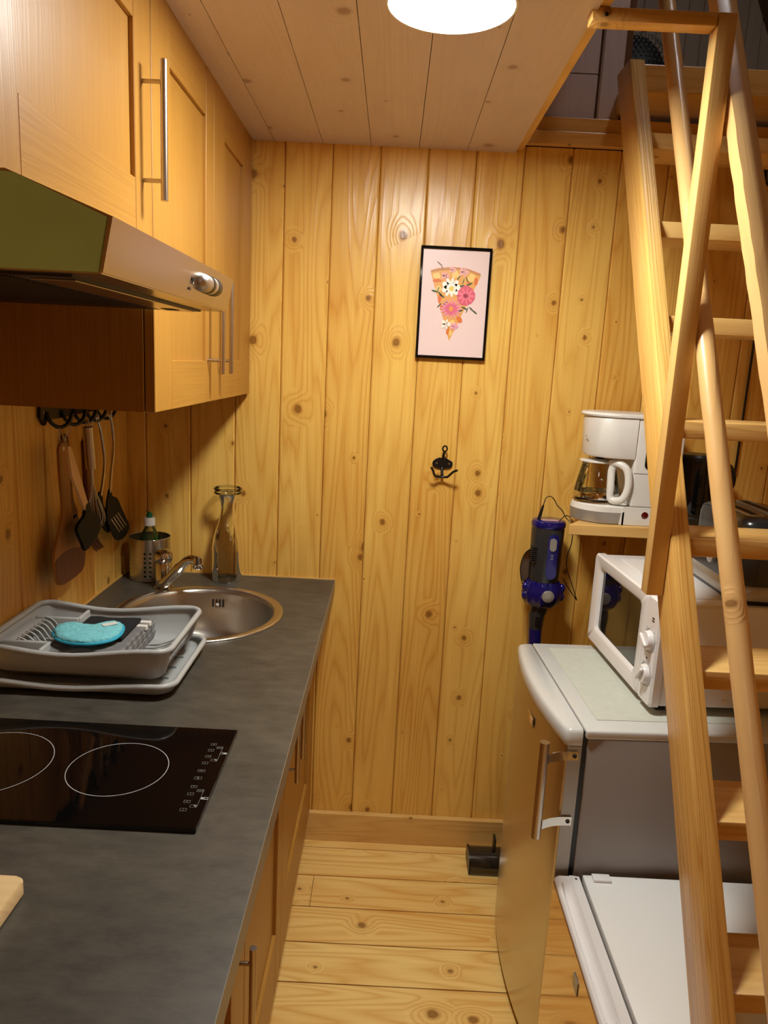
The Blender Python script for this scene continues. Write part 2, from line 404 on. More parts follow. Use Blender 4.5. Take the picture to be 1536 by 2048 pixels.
struct('trim_2', box(XO+0.022, XR, D-0.022, D-0.001, 2.1765, 2.213, bev=0.003), 'beamx')        # beams along the back wall
struct('trim_3', box(XO+0.022, XR, D-0.006, D+0.018, 2.2145, 2.252, bev=0.002), 'beamx')
# loft above
wlo = struct('wall_loft', box(XO+0.02, 0.585, D+0.05, D+0.09, 2.2, 3.6), 'gap')
plank(wlo, 'plank', 'pineceil', 0.2, 0.119, 0.018, (0.322, D+0.030, 2.254))
plank(wlo, 'plank', 'pineceil', 0.2, 1.2, 0.018, (0.322, D+0.030, 2.376))
plank(wlo, 'plank', 'pineceil', 0.062, 1.3, 0.03, (0.523, D+0.018, 2.254))
wlb = struct('wall_loft_back', box(0.3, 2.2, 3.42, 3.46, 2.25, 3.7), 'gap')
x = 0.4
while x < 2.1:
    plank(wlb, 'slat', 'slat', 0.062, 1.4, 0.018, (x, 3.40, 2.27), ch=0.003); x += 0.062
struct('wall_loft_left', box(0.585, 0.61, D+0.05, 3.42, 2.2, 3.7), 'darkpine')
bm = box(0.573, 2.0, 2.0355, 3.42, 2.268, 2.32); add_box(bm, XR, 2.0, YF, 2.035, 2.2505, 2.32)
fll = struct('floor_loft', bm, 'beamx')
struct('trim_4', box(0.5727, XR-0.001, 1.998, 2.035, 2.262, 2.325, bev=0.003), 'beamx')
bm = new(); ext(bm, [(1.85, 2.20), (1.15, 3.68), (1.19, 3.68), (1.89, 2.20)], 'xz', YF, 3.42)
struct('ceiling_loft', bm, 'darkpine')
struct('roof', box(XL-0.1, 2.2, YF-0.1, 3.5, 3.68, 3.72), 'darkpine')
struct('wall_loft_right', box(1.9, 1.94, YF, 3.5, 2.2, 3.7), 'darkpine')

# ------------------------------------------------------------------ cupboards
def bar_handle(parent, x_in, x_out, y, z0, z1, pz, r=0.0058):
    bm = new(); tube(bm, [(x_out, y, z0), (x_out, y, z1)], r, 16)
    for z in pz: tube(bm, [(x_in, y, z), (x_out, y, z)], 0.0036, 10)
    return obj('handle', bm, 'handle', parent, 40)
def shaker(parent, xf, y0, y1, z0, z1, iy0, iy1, iz0, iz1, t=0.018, handle=None):
    """door facing +x: panel, two stiles, two rails (grain across), handle"""
    d = obj('door', box(xf-t, xf-0.008, y0+0.004, y1-0.004, z0+0.004, z1-0.004), 'oakz', parent)
    for a, b in ((y0, iy0), (iy1, y1)): obj('stile', box(xf-t, xf, a+0.0008, b, z0, z1, bev=0.0012, seg=1), 'oakz', d)
    for a, b in ((z0, iz0), (iz1, z1)): obj('rail', box(xf-t+0.001, xf-0.0004, iy0+0.0005, iy1-0.0005, a, b, bev=0.0008, seg=1), 'oaky', d)
    if handle: bar_handle(d, xf, *handle)
    return d
XC = -0.417
c = thing('wall_cabinet', (-0.6, 1.03, 1.77), 'honey oak wall cupboard above the cooker hood', 'cabinet')
obj('body', box(XL+0.001, XC-0.02, 0.72, 1.3065, 1.7405, ZC-0.001), 'oakz', c)
shaker(c, XC, 0.757, 1.3055, 1.7405, ZC-0.004, 0.858, 1.226, 1.838, 2.064, handle=(XC+0.034, 1.262, 1.812, 2.02, (1.842, 1.988)))
c = thing('wall_cabinet', (-0.6, 1.74, 1.466), 'tall honey oak two-door wall cupboard over the sink, in the back left corner', 'cabinet')
obj('body', box(XL+0.001, XC-0.02, 1.3085, D-0.003, 1.4665, ZC-0.001), 'oakz', c)
shaker(c, XC, 1.309, 1.7355, 1.4665, ZC-0.004, 1.412, 1.668, 1.558, 2.062, handle=(XC+0.034, 1.682, 1.53, 1.74, (1.56, 1.71)))
shaker(c, XC, 1.7375, D-0.012, 1.4665, ZC-0.004, 1.842, 2.062, 1.56, 2.06, handle=(XC+0.034, 1.772, 1.53, 1.74, (1.56, 1.71)))
XB = -0.200
def base_unit(y0, y1, lab, iy0, iy1, handle):
    c = thing('base_cabinet', (-0.49, (y0+y1)/2, 0), lab, 'cabinet')
    a_, b_ = y0+0.0007, y1-0.0007
    bm = box(XL+0.001, XB-0.02, a_, a_+0.016, 0.12, 0.868); add_box(bm, XL+0.001, XB-0.02, b_-0.016, b_, 0.12, 0.868)
    add_box(bm, XL+0.001, XB-0.02, a_+0.0161, b_-0.0161, 0.12, 0.136); add_box(bm, XL+0.001, XL+0.007, a_+0.0161, b_-0.0161, 0.1361, 0.868)
    obj('body', bm, 'oakz', c)
    obj('plinth', box(-0.3, XB-0.035, y0+0.0007, y1-0.0007, 0.0005, 0.1195), 'oaky', c)
    shaker(c, XB, y0+0.001, y1-0.001, 0.128, 0.866, iy0, iy1, 0.292, 0.80, handle=handle)
base_unit(1.521, D-0.003, 'honey oak floor cupboard under the sink, meeting the back wall', 1.625, 2.055, (XB+0.034, 1.578, 0.655, 0.845, (0.685, 0.815)))
base_unit(1.066, 1.520, 'honey oak floor cupboard under the hob, second from the back wall', 1.165, 1.463-0.02, (XB+0.034, 1.476, 0.655, 0.845, (0.685, 0.815)))
base_unit(0.50, 1.065, 'honey oak floor cupboard nearest the camera, its handle low in the picture', 0.60, 0.96, (XB+0.034, 0.955, 0.49, 0.70, (0.52, 0.672)))
base_unit(-0.25, 0.499, 'honey oak floor cupboard below the near end of the worktop', -0.15, 0.39, (XB+0.034, 0.45, 0.655, 0.845, (0.685, 0.815)))

# worktop with round sink cut-out
SX, SY, SR = -0.475, 1.833, 0.205
wt = thing('worktop', (-0.46, 1.0, 0.87), 'dark grey mottled laminate worktop running along the left wall', 'worktop')
bm = new(); XW = -0.147
def rect_pt(a, x0, x1, y0, y1):
    dx, dy = math.cos(a), math.sin(a); t = 1e9
    if abs(dx) > 1e-9: t = min(t, ((x1 if dx > 0 else x0)-SX)/dx)
    if abs(dy) > 1e-9: t = min(t, ((y1 if dy > 0 else y0)-SY)/dy)
    return SX+dx*t, SY+dy*t
ry0, ry1 = 1.55, 2.13
angs = sorted([2*PI*k/72 for k in range(72)]+[math.atan2(b-SY, a-SX) % (2*PI) for a in (XL+0.001, XW) for b in (ry0, ry1)])
for z, fl_ in ((0.91, 1), (0.87, -1)):
    I = [bm.verts.new((SX+SR*math.cos(a), SY+SR*math.sin(a), z)) for a in angs]
    O = [bm.verts.new((*rect_pt(a, XL+0.001, XW, ry0, ry1), z)) for a in angs]
    for i in range(len(angs)):
        j = (i+1) % len(angs); bm.faces.new((I[i], O[i], O[j], I[j]) if fl_ > 0 else (I[j], O[j], O[i], I[i]))
    for a, b in ((-0.3, ry0), (ry1, D-0.001)):
        q = [bm.verts.new(p) for p in ((XL+0.001, a, z), (XW, a, z), (XW, b, z), (XL+0.001, b, z))]; bm.faces.new(q if fl_ > 0 else q[::-1])
    if fl_ > 0: I0 = I
for i in range(len(angs)):
    j = (i+1) % len(angs); bm.faces.new((I0[i], I0[j], I[j], I[i]))
for p in (((XW, -0.3), (XW, D-0.001)), ((XW, -0.3), (XL+0.001, -0.3))):
    (a, b), (c_, d_) = p; bm.faces.new([bm.verts.new(v) for v in ((a, b, 0.87), (c_, d_, 0.87), (c_, d_, 0.91), (a, b, 0.91))])
obj('slab', bm, 'worktop', wt)
obj('edge_strip', box(XW, XW+0.0012, -0.3, D-0.001, 0.871, 0.9103), 'worktopedge', wt, label='paler edging strip along the front')
obj('sealing_strip', box(XL+0.0005, XW, D-0.004, D-0.0005, 0.9102, 0.914), 'beamx', wt, label='thin pale strip along the back wall')
obj('sealing_strip', box(XL+0.0005, XL+0.004, -0.3, D-0.004, 0.9102, 0.914), 'beamy', wt, label='thin pale strip along the left wall')

# sink
s = thing('sink', (SX, SY, 0.91), 'round stainless steel sink set into the worktop', 'sink')
bm = new()
lathe(bm, [(0.2185, 0.9108), (0.2175, 0.9135), (0.214, 0.9148), (0.198, 0.9135), (0.192, 0.910), (0.189, 0.900), (0.184, 0.85), (0.172, 0.80), (0.150, 0.772), (0.11, 0.760), (0.03, 0.757), (0.001, 0.757)], (SX, SY, 0), n=72, cap0=False)
obj('basin', bm, 'sink', s, 50)
bm = new(); lathe(bm, [(0.042, 0.7572), (0.042, 0.7592), (0.03, 0.7585), (0.001, 0.7585)], (SX, SY, 0), n=24, cap0=False); obj('drain', bm, 'chrome', s, 40)
bm = new()
for k in (-1.5, -0.5, 0.5, 1.5):
    a = math.radians(88)-k*0.052; px_, py_ = SX+0.1865*math.cos(a), SY+0.1865*math.sin(a)
    add_box(bm, px_-0.0022, px_+0.0022, py_-0.004, py_+0.003, 0.862, 0.885, bev=0.001, seg=1)
obj('overflow_slots', bm, 'gap', s)
bm = new(); lathe(bm, [(0.005, 0.0), (0.005, 0.004), (0.002, 0.006)], (SX+0.007, SY+0.176, 0.872), 'y', 12); obj('overflow_screw', bm, 'chrome', s, 40)

# tap
t = thing('tap', (-0.625, 2.02, 0.91), 'chrome single lever mixer tap behind the sink', 'tap')
bm = new(); lathe(bm, [(0.028, 0.9105), (0.028, 0.914), (0.0235, 0.918), (0.0225, 0.985), (0.021, 0.988)], (-0.625, 2.02, 0), n=28); obj('base', bm, 'chrome', t, 40)
bm = new(); lathe(bm, [(0.021, 0.9885), (0.0245, 0.994), (0.0255, 1.006), (0.024, 1.016), (0.017, 1.023), (0.005, 1.026)], (-0.625, 2.02, 0), n=28); obj('cap', bm, 'chrome', t, 40)
bm = new(); lathe(bm, [(0.003, 0), (0.003, 0.003)], (-0.622, 1.9935, 1.0), 'y', 10); obj('dot', bm, 'red', t)
bm = new(); tube(bm, [(-0.62, 2.012, 1.02), (-0.605, 1.99, 1.026), (-0.588, 1.965, 1.027)], [0.006, 0.006, 0.005], 10); obj('lever', bm, 'chrome', t, 40)
bm = new(); tube(bm, spline([(-0.618, 2.0, 0.928), (-0.595, 1.985, 0.952), (-0.563, 1.965, 0.99), (-0.540, 1.952, 1.013), (-0.524, 1.944, 1.021), (-0.508, 1.937, 1.021)], 5),
    [0.017]*3+[0.015]*8+[0.0125]*15, 14); obj('spout', bm, 'chrome', t, 40)
bm = new(); lathe(bm, [(0.0135, 0.998), (0.0145, 1.0), (0.0145, 1.012), (0.0135, 1.013), (0.0135, 1.030), (0.010, 1.034)], (-0.505, 1.936, 0), n=20); obj('aerator', bm, 'chrome', t, 40)

# cutlery holder
CX, CY, CR = -0.696, 2.118, 0.0595
h = thing('utensil_holder', (CX, CY, 0.91), 'round perforated stainless steel cutlery holder in the corner behind the tap', 'holder')
bm = new(); ncol = 48; rows = 8; zb, zt = 0.912, 1.036
rh = [zb, zb+0.010]+[zb+0.010+0.0135*(k+1) for k in range(6)]+[zt-0.022, zt]
cache = {}
def cv(a, z):
    k_ = (round(a % (2*PI), 5), round(z, 5))
    if k_ not in cache: cache[k_] = bm.verts.new((CX+CR*math.cos(a), CY+CR*math.sin(a), z))
    return cache[k_]
for i in range(ncol):
    a0, a1 = 2*PI*i/ncol, 2*PI*(i+1)/ncol
    for j in range(len(rh)-1):
        z0, z1 = rh[j], rh[j+1]
        if i % 6 in (0, 2, 4) and False: pass
        hole = (i % 12 in (0, 2, 4)) and 1 <= j <= 6
        if not hole: bm.faces.new((cv(a0, z0), cv(a1, z0), cv(a1, z1), cv(a0, z1))); continue
        am, zm = (a0+a1)/2, (z0+z1)/2; C8 = []
        for q in range(8):
            th = PI/4*q+PI/4*0; C8.append(cv(am+0.0034/CR*math.cos(th), zm+0.0034*math.sin(th)))
        cs = [cv(a1, z0), cv(a1, z1), cv(a0, z1), cv(a0, z0)]   # around, ccw
        bm.faces.new((cs[0], cs[1], C8[1], C8[0], C8[7])); bm.faces.new((cs[1], cs[2], C8[3], C8[2], C8[1]))
        bm.faces.new((cs[2], cs[3], C8[5], C8[4], C8[3])); bm.faces.new((cs[3], cs[0], C8[7], C8[6], C8[5]))
hb = obj('cup', bm, 'steel', h, 50)
bm = new(); lathe(bm, [(CR, 0.9105), (CR+0.0008, 0.914), (0.001, 0.9135)], (CX, CY, 0), n=48); obj('bottom', bm, 'steel', h, 50)
bm = new(); tube(bm, [(CX+CR*math.cos(2*PI*k/48), CY+CR*math.sin(2*PI*k/48), zt) for k in range(48)], 0.0014, 8, True); obj('rim', bm, 'chrome', h, 60)
# washing up liquid
b = thing('soap_bottle', (CX, CY, 0.914), 'clear washing-up liquid bottle with white and green cap, standing in the steel holder', 'bottle')
bm = new(); lathe(bm, [(0.026, 0.915), (0.029, 0.92), (0.029, 1.02), (0.024, 1.045), (0.013, 1.066), (0.011, 1.072)], (CX, CY, 0), n=24); obj('body', bm, 'clearpl', b, 50)
bm = new(); lathe(bm, [(0.025, 0.917), (0.027, 0.921), (0.027, 1.0), (0.001, 1.0)], (CX, CY, 0), n=24); obj('liquid', bm, 'soap', b, 50)
bm = new(); lathe(bm, [(0.0165, 1.070), (0.0165, 1.074), (0.0165, 1.090), (0.0150, 1.0935), (0.009, 1.0935)], (CX, CY, 0), n=24); obj('cap', bm, 'whitepl', b, 40)
bm = new(); lathe(bm, [(0.009, 1.0936), (0.009, 1.104), (0.0075, 1.105), (0.0055, 1.105), (0.005, 1.110)], (CX, CY, 0), n=20); obj('nozzle', bm, 'greencap', b, 40)

# glass carafe
c = thing('carafe', (-0.467, 2.128, 0.91), 'tall clear glass carafe with flared rim standing behind the sink', 'carafe')
pr = spline([(0.040, 0.911), (0.0445, 0.918), (0.0445, 0.99), (0.0445, 1.015), (0.038, 1.055), (0.026, 1.095), (0.0205, 1.125), (0.0215, 1.145), (0.031, 1.168), (0.036, 1.176)], 5)
bm = new(); lathe(bm, pr, (-0.467, 2.128, 0), n=40, cap1=False)
obj('bowl', bm, 'glass', c, 60)
for z, r, rr in ((1.178, 0.0375, 0.0028), (1.190, 0.0385, 0.003)):
    bm = new(); tube(bm, [(-0.467+r*math.cos(2*PI*k/40), 2.128+r*math.sin(2*PI*k/40), z) for k in range(40)], rr, 8, True); obj('rim', bm, 'glass', c, 60)
bm = new(); lathe(bm, [(0.0375, 1.1785), (0.0385, 1.190)], (-0.467, 2.128, 0), n=40, cap0=False, cap1=False); obj('lip', bm, 'glass', c, 60)
bm = new(); tube(bm, [(-0.467+0.040*math.cos(2*PI*k/40), 2.128+0.040*math.sin(2*PI*k/40), 0.914) for k in range(40)], 0.0034, 8, True); obj('foot', bm, 'glass', c, 60)

# hob
h = thing('hob', (-0.5, 1.07, 0.91), 'black glass two-zone hob set in the worktop below the hood', 'hob')
HX0, HX1, HY0, HY1 = -0.752, -0.2445, 0.924, 1.2105
obj('plate', box(HX0, HX1, HY0, HY1, 0.9105, 0.9175, bev=0.0008, seg=2), 'glassblack', h)
def ring_flat(bm, cx, cy_, r, w_, z, n=64):
    A = [bm.verts.new((cx+r*math.cos(2*PI*k/n), cy_+r*math.sin(2*PI*k/n), z)) for k in range(n)]
    B = [bm.verts.new((cx+(r-w_)*math.cos(2*PI*k/n), cy_+(r-w_)*math.sin(2*PI*k/n), z)) for k in range(n)]
    for k in range(n): bm.faces.new((A[k], A[(k+1) % n], B[(k+1) % n], B[k]))
for cx, cy_, r in ((-0.407, 1.068, 0.0785), (-0.612, 1.068, 0.0945)):
    bm = new(); ring_flat(bm, cx, cy_, r, 0.0011, 0.9177); obj('cooking_zone', bm, 'print', h)
ZP = 0.9177
def flat(bm, x0, x1, y0, y1): bm.faces.new([bm.verts.new(p) for p in ((x0, y0, ZP), (x1, y0, ZP), (x1, y1, ZP), (x0, y1, ZP))])
def icon(bm, x, y_, kind, wx=0.0095, wy=0.0068, l=0.0006):
    x0, x1, y0, y1 = x-wx/2, x+wx/2, y_-wy/2, y_+wy/2
    flat(bm, x0, x1, y0, y0+l); flat(bm, x0, x1, y1-l, y1); flat(bm, x0, x0+l, y0, y1); flat(bm, x1-l, x1, y0, y1)
    if kind in '+': flat(bm, x-0.0018, x+0.0018, y_-l/2, y_+l/2)
    if kind in '+-': flat(bm, x-l/2, x+l/2, y_-0.0018, y_+0.0018)
    if kind == 't': bm.faces.new([bm.verts.new(p) for p in ((x-0.001, y1-l, ZP), (x1-l, y0+l, ZP), (x1-l, y1-l, ZP))])
    if kind == '#':
        for q in (-0.0012, 0.0012): flat(bm, x0+0.001, x1-0.001, y_+q-l/2, y_+q+l/2)
    if kind == 'o':
        n = 12
        A = [bm.verts.new((x+0.0028*math.cos(2*PI*k/n), y_+0.0021*math.sin(2*PI*k/n), ZP)) for k in range(n)]
        B = [bm.verts.new((x+0.0022*math.cos(2*PI*k/n), y_+0.0015*math.sin(2*PI*k/n), ZP)) for k in range(n)]
        for k in range(n): bm.faces.new((A[k], A[(k+1) % n], B[(k+1) % n], B[k]))
    if kind == 'b': flat(bm, x-0.0014, x+0.0014, y_-0.0016, y_+0.0016)
bm = new()
for yo in (0.0, -0.1285):
    for q, (dy, kd) in enumerate(((1.156, '+'), (1.1365, '-'), (1.1165, '+'), (1.096, '-'))): icon(bm, -0.2745, dy+yo, kd)
    icon(bm, -0.2625, 1.146+yo, '#'); icon(bm, -0.2625, 1.106+yo, 't')
    flat(bm, -0.2572, -0.2566, 1.103+yo, 1.150+yo)
icon(bm, -0.2745, 1.0725, 'o', 0.0115); icon(bm, -0.2745, 1.0515, 'b', 0.0115, 0.0078)
tag(obj('touch_symbols', bm, 'printdim', h), kind='stuff')
bm = new()
for (cy_, side) in ((1.1285, 1), (0.998, -1)):
    cx = -0.2515; icon(bm, cx, cy_, '', 0.012, 0.0062, 0.0009); flat(bm, cx+(0.0 if side > 0 else -0.006), cx+(0.006 if side > 0 else 0.0), cy_-0.0031, cy_+0.0031)
tag(obj('zone_symbols', bm, 'print', h), kind='stuff')

# cutting board
bm = new(); loft(bm, [[(a, b_, z) for a, b_ in rrect(-0.72-i, -0.4195+i, 0.46, 0.7955+i, 0.012)] for z, i in ((0.912, -0.002), (0.914, 0), (0.930, 0), (0.933, -0.002))])
tag(obj('cutting_board', bm, 'board', origin=(-0.57, 0.62, 0.91), smooth=35), 'pale wooden cutting board at the left edge of the worktop, nearest the camera', 'board')

# cooker hood
h = thing('cooker_hood', (-0.53, 1.03, 1.645), 'stainless steel cooker hood with a green side panel over the hob', 'hood')
HP = [(XL+0.002, 1.645), (-0.292, 1.645), (-0.281, 1.70), (-0.382, 1.7385), (XL+0.002, 1.7385)]
bm = new(); ext(bm, [(a, b_) for a, b_ in HP], 'xz', 0.7535, 1.3035); obj('body', bm, 'hoodsteel', h)
bm = new(); ext(bm, [(XL+0.004, 1.6465), (-0.2945, 1.6465), (-0.2845, 1.6985), (-0.373, 1.7345), (-0.40, 1.7365), (XL+0.004, 1.7365)], 'xz', 0.751, 0.7534); obj('side_panel', bm, 'green', h, label='green side panel')
bm = new(); ext(bm, [(-0.290, 1.6465), (-0.2790, 1.6995), (-0.2810, 1.70), (-0.2920, 1.6465)], 'xz', 0.753, 1.304); obj('front_panel', bm, 'hoodsteel', h)
bm = new(); K = [(0.001, 0), (0.006, 0.001), (0.0105, 0.005), (0.013, 0.012), (0.013, 0.088), (0.0105, 0.095), (0.006, 0.099), (0.001, 0.1)]
lathe(bm, K, (-0.2835, 1.092, 1.6745), 'y', 28); obj('switch_cover', bm, 'satin', h, 50)
for yy, l_ in ((1.130, 0.013), (1.163, 0.021)):
    bm = new(); lathe(bm, [(0.0128, 0), (0.0137, 0.0005), (0.0137, l_-0.0005), (0.0128, l_)], (-0.2835, yy, 1.6745), 'y', 28); obj('slider', bm, 'black', h, 50)
bm = new()
A = [( -0.2842+0.0002, 1.062+0.006*math.cos(2*PI*k/20), 1.677+0.0095*math.sin(2*PI*k/20)) for k in range(20)]
tube(bm, A, 0.0006, 4, True); tube(bm, [(-0.2842, 1.062+0.002*math.cos(2*PI*k/12), 1.677+0.005*math.sin(2*PI*k/12)) for k in range(12)], 0.0005, 4, True)
add_box(bm, -0.2872, -0.2862, 1.050, 1.060, 1.6585, 1.6625)
obj('printed_mark', bm, 'filter', h)
obj('filter_tray', box(XL+0.02, -0.33, 0.775, 1.285, 1.6425, 1.6448), 'filter', h)
bm = new()
for k in range(60):
    yy = 0.785+k*0.0068; add_box(bm, XL+0.03, -0.40, yy, yy+0.0034, 1.6408, 1.6428)
tag(obj('filter_grille', bm, 'filter', h), kind='stuff')
obj('lamp_strip', box(-0.385, -0.337, 0.80, 1.27, 1.6405, 1.6427, bev=0.0008), 'hoodsteel', h)
obj('vent_slot', box(-0.372, -0.352, 1.20, 1.235, 1.6398, 1.6407), 'gap', h)

# ------------------------------------------------------------------ wall picture
PX0, PX1, PZ0, PZ1 = 0.062, 0.262, 1.5935, 1.902
p = thing('wall_picture', (0.162, D, 1.594), 'black framed print of a pizza slice topped with flowers on pink', 'picture')
YP0 = D-0.016
for nme, b_ in (('frame_side', (PX0, PX0+0.007, PZ0, PZ1)), ('frame_side', (PX1-0.007, PX1, PZ0, PZ1)), ('frame_rail', (PX0+0.007, PX1-0.007, PZ0, PZ0+0.008)), ('frame_rail', (PX0+0.007, PX1-0.007, PZ1-0.008, PZ1))):
    obj(nme, box(b_[0], b_[1], YP0, D-0.001, b_[2], b_[3], bev=0.001, seg=1), 'blackgloss', p)
M['artbg'] = plain('print_pink', (240, 212, 208), 0.35)
art = obj('print', box(PX0+0.007, PX1-0.007, D-0.011, D-0.002, PZ0+0.008, PZ1-0.008), 'artbg', p)
W_, H_ = PX1-PX0, PZ1-PZ0
LAY = [0]
def A2(u, v): return (PX0+u*W_, PZ0+v*H_)   # u,v in 0..1 on the frame
def shape(name, pts, rgb):
    LAY[0] += 1; yy = D-0.0111-0.00012*LAY[0]
    if rgb not in M: M[rgb] = plain('print_ink', rgb, 0.4)
    bm = new(); bm.faces.new([bm.verts.new((A2(u, v)[0], yy, A2(u, v)[1])) for u, v in pts]); return bm, rgb
def ink(name, shapes, rgb):
    LAY[0] += 1; yy = D-0.0111-0.00012*LAY[0]
    key = 'ink%s' % (rgb,)
    if key not in M: M[key] = plain('print_ink', rgb, 0.4)
    bm = new()
    for pts in shapes: bm.faces.new([bm.verts.new((A2(u, v)[0], yy, A2(u, v)[1])) for u, v in pts])
    o_ = obj(name, bm, key, art)
    if len(shapes) > 1: o_['kind'] = 'stuff'
def blob(u, v, ru, rv, a=0, n=10, wob=0.0):
    rv = rv*W_/H_; out = []
    for k in range(n):
        t_ = 2*PI*k/n; q = 1+wob*random.uniform(-1, 1); x_, y_ = ru*q*math.cos(t_), rv*q*math.sin(t_)
        ca, sa = math.cos(a), math.sin(a); out.append((u+x_*ca-y_*sa*0.65*1.0, v+(x_*sa+y_*ca*1.54)*0.65))
    return out
# slice outline: top edge arc from (.155,.79) to (.855,.785), tip at (.47,.165)
ink('pizza_slice', [[(0.155, 0.765), (0.25, 0.787), (0.40, 0.802), (0.52, 0.805), (0.66, 0.797), (0.80, 0.775), (0.862, 0.757), (0.47, 0.165)]], (232, 168, 84))
ink('crust', [[(0.150, 0.788), (0.25, 0.808), (0.42, 0.822), (0.55, 0.823), (0.68, 0.814), (0.86, 0.777), (0.856, 0.755), (0.68, 0.790), (0.50, 0.802), (0.30, 0.788), (0.158, 0.765)]], (206, 138, 78))
ink('melted_cheese', [blob(0.24, 0.74, 0.06, 0.05, wob=0.3), blob(0.74, 0.74, 0.07, 0.05, wob=0.3), blob(0.5, 0.76, 0.06, 0.05, wob=0.3), blob(0.27, 0.63, 0.045, 0.05, wob=0.3), blob(0.5, 0.32, 0.05, 0.05, wob=0.3), blob(0.48, 0.24, 0.02, 0.04, wob=0.3)], (246, 206, 122))
ink('tomato_patch', [blob(0.25, 0.70, 0.06, 0.022, wob=0.4), blob(0.80, 0.70, 0.03, 0.05, wob=0.4), blob(0.70, 0.69, 0.03, 0.03, wob=0.4), blob(0.30, 0.54, 0.03, 0.05, wob=0.4), blob(0.60, 0.36, 0.05, 0.05, wob=0.4), blob(0.44, 0.26, 0.02, 0.05, wob=0.4), blob(0.33, 0.46, 0.03, 0.04, wob=0.4)], (224, 116, 48))
ink('leaf', [blob(u, v, 0.045, 0.014, a_) for u, v, a_ in ((0.22, 0.605, 2.9), (0.27, 0.62, 1.2), (0.30, 0.585, -0.7), (0.62, 0.70, 1.3), (0.67, 0.72, 2.0), (0.71, 0.68, 0.4), (0.55, 0.73, 1.0), (0.60, 0.66, 0.2), (0.66, 0.465, -0.4), (0.70, 0.45, 1.3), (0.76, 0.46, -0.7), (0.81, 0.435, -0.6), (0.60, 0.44, 0.3), (0.33, 0.565, -0.5), (0.38, 0.50, -2.4), (0.30, 0.48, 0.8))], (62, 82, 48))
def petals(u, v, r, n, pw, a0=0.0): return [blob(u+0.55*r*math.cos(a0+2*PI*k/n), v+0.55*r*math.sin(a0+2*PI*k/n)*0.65, r*0.5, pw, a0+2*PI*k/n, 8) for k in range(n)]
ink('pink_petals', petals(0.36, 0.745, 0.06, 5, 0.03), (238, 170, 164)); ink('pink_petals', petals(0.46, 0.80, 0.05, 5, 0.022)+petals(0.62, 0.785, 0.07, 5, 0.03), (240, 176, 176))
ink('rose', [blob(0.67, 0.575, 0.135, 0.135, 0, 22, 0.07)], (222, 92, 116)); ink('rose_petals', petals(0.67, 0.575, 0.12, 9, 0.022), (238, 122, 140)); ink('rose_heart', [blob(0.665, 0.575, 0.035, 0.03, 0, 9, 0.2)], (160, 40, 70))
ink('white_petals', petals(0.45, 0.645, 0.13, 9, 0.052), (250, 244, 232)); ink('white_petals', [blob(0.455, 0.64, 0.07, 0.07, 0, 12, 0.1)], (250, 244, 232)); ink('white_heart', [blob(0.46, 0.635, 0.035, 0.035, 0, 12, 0.15)], (236, 206, 90))
ink('dahlia_petals', petals(0.47, 0.455, 0.15, 18, 0.017), (240, 150, 172)); ink('dahlia_petals', [blob(0.47, 0.455, 0.08, 0.08, 0, 12, 0.1)], (226, 104, 134)); ink('dahlia_petals', petals(0.47, 0.455, 0.105, 13, 0.014, 0.2), (226, 104, 134)); ink('dahlia_heart', [blob(0.47, 0.455, 0.035, 0.035, 0, 12, 0.1)], (238, 150, 70))
ink('small_petals', petals(0.41, 0.315, 0.07, 5, 0.035), (248, 236, 222)); ink('small_petals', petals(0.53, 0.30, 0.06, 5, 0.025), (238, 162, 186))
ink('stem', [[(0.235, 0.862), (0.245, 0.866), (0.30, 0.84), (0.327, 0.80), (0.318, 0.80), (0.292, 0.835)]], (120, 110, 90))
# wall hook
k_ = thing('coat_hook', (0.160, D, 1.245), 'small black iron double coat hook on the back wall below the picture', 'hook')
bm = new(); ext(bm, [(a, b_) for a, b_ in [(0.139, 1.300), (0.150, 1.306), (0.172, 1.305), (0.184, 1.298)]+[(0.181+0.011*math.cos(t_), 1.288+0.012*math.sin(t_)) for t_ in (0.6, 0, -0.7, -1.4)]+[(0.170, 1.274), (0.152, 1.274)]+[(0.142+0.011*math.cos(t_), 1.288+0.012*math.sin(t_)) for t_ in (-1.8, -2.5, 3.14, 2.5)]], 'xz', D-0.006, D-0.0005)
obj('plate', bm, 'iron', k_)
for xx in (0.1435, 0.1805):
    bm = new(); lathe(bm, [(0.0035, 0), (0.003, -0.002), (0.001, -0.0022)], (xx, D-0.006, 1.289), 'y', 10); obj('screw', bm, 'handle', k_, 40)
bm = new(); tube(bm, [(0.162, D-0.006, 1.302), (0.163, D-0.012, 1.318), (0.164, D-0.02, 1.327)], 0.0038, 8); tube(bm, [(0.1645+0.0065*math.cos(2*PI*k/14), D-0.022, 1.335+0.008*math.sin(2*PI*k/14)) for k in range(14)], 0.0025, 6, True); obj('eye_hook', bm, 'iron', k_, 50)
bm = new(); tube(bm, [(0.161, D-0.004, 1.276), (0.161, D-0.012, 1.262), (0.161, D-0.020, 1.2545)], 0.0042, 8)
tube(bm, spline([(0.126, D-0.052, 1.281), (0.132, D-0.045, 1.272), (0.137, D-0.035, 1.258), (0.145, D-0.024, 1.2515), (0.161, D-0.02, 1.251), (0.176, D-0.024, 1.2515), (0.184, D-0.035, 1.261), (0.193, D-0.046, 1.272), (0.203, D-0.052, 1.277)], 3), 0.0036, 8); obj('prongs', bm, 'iron', k_, 50)

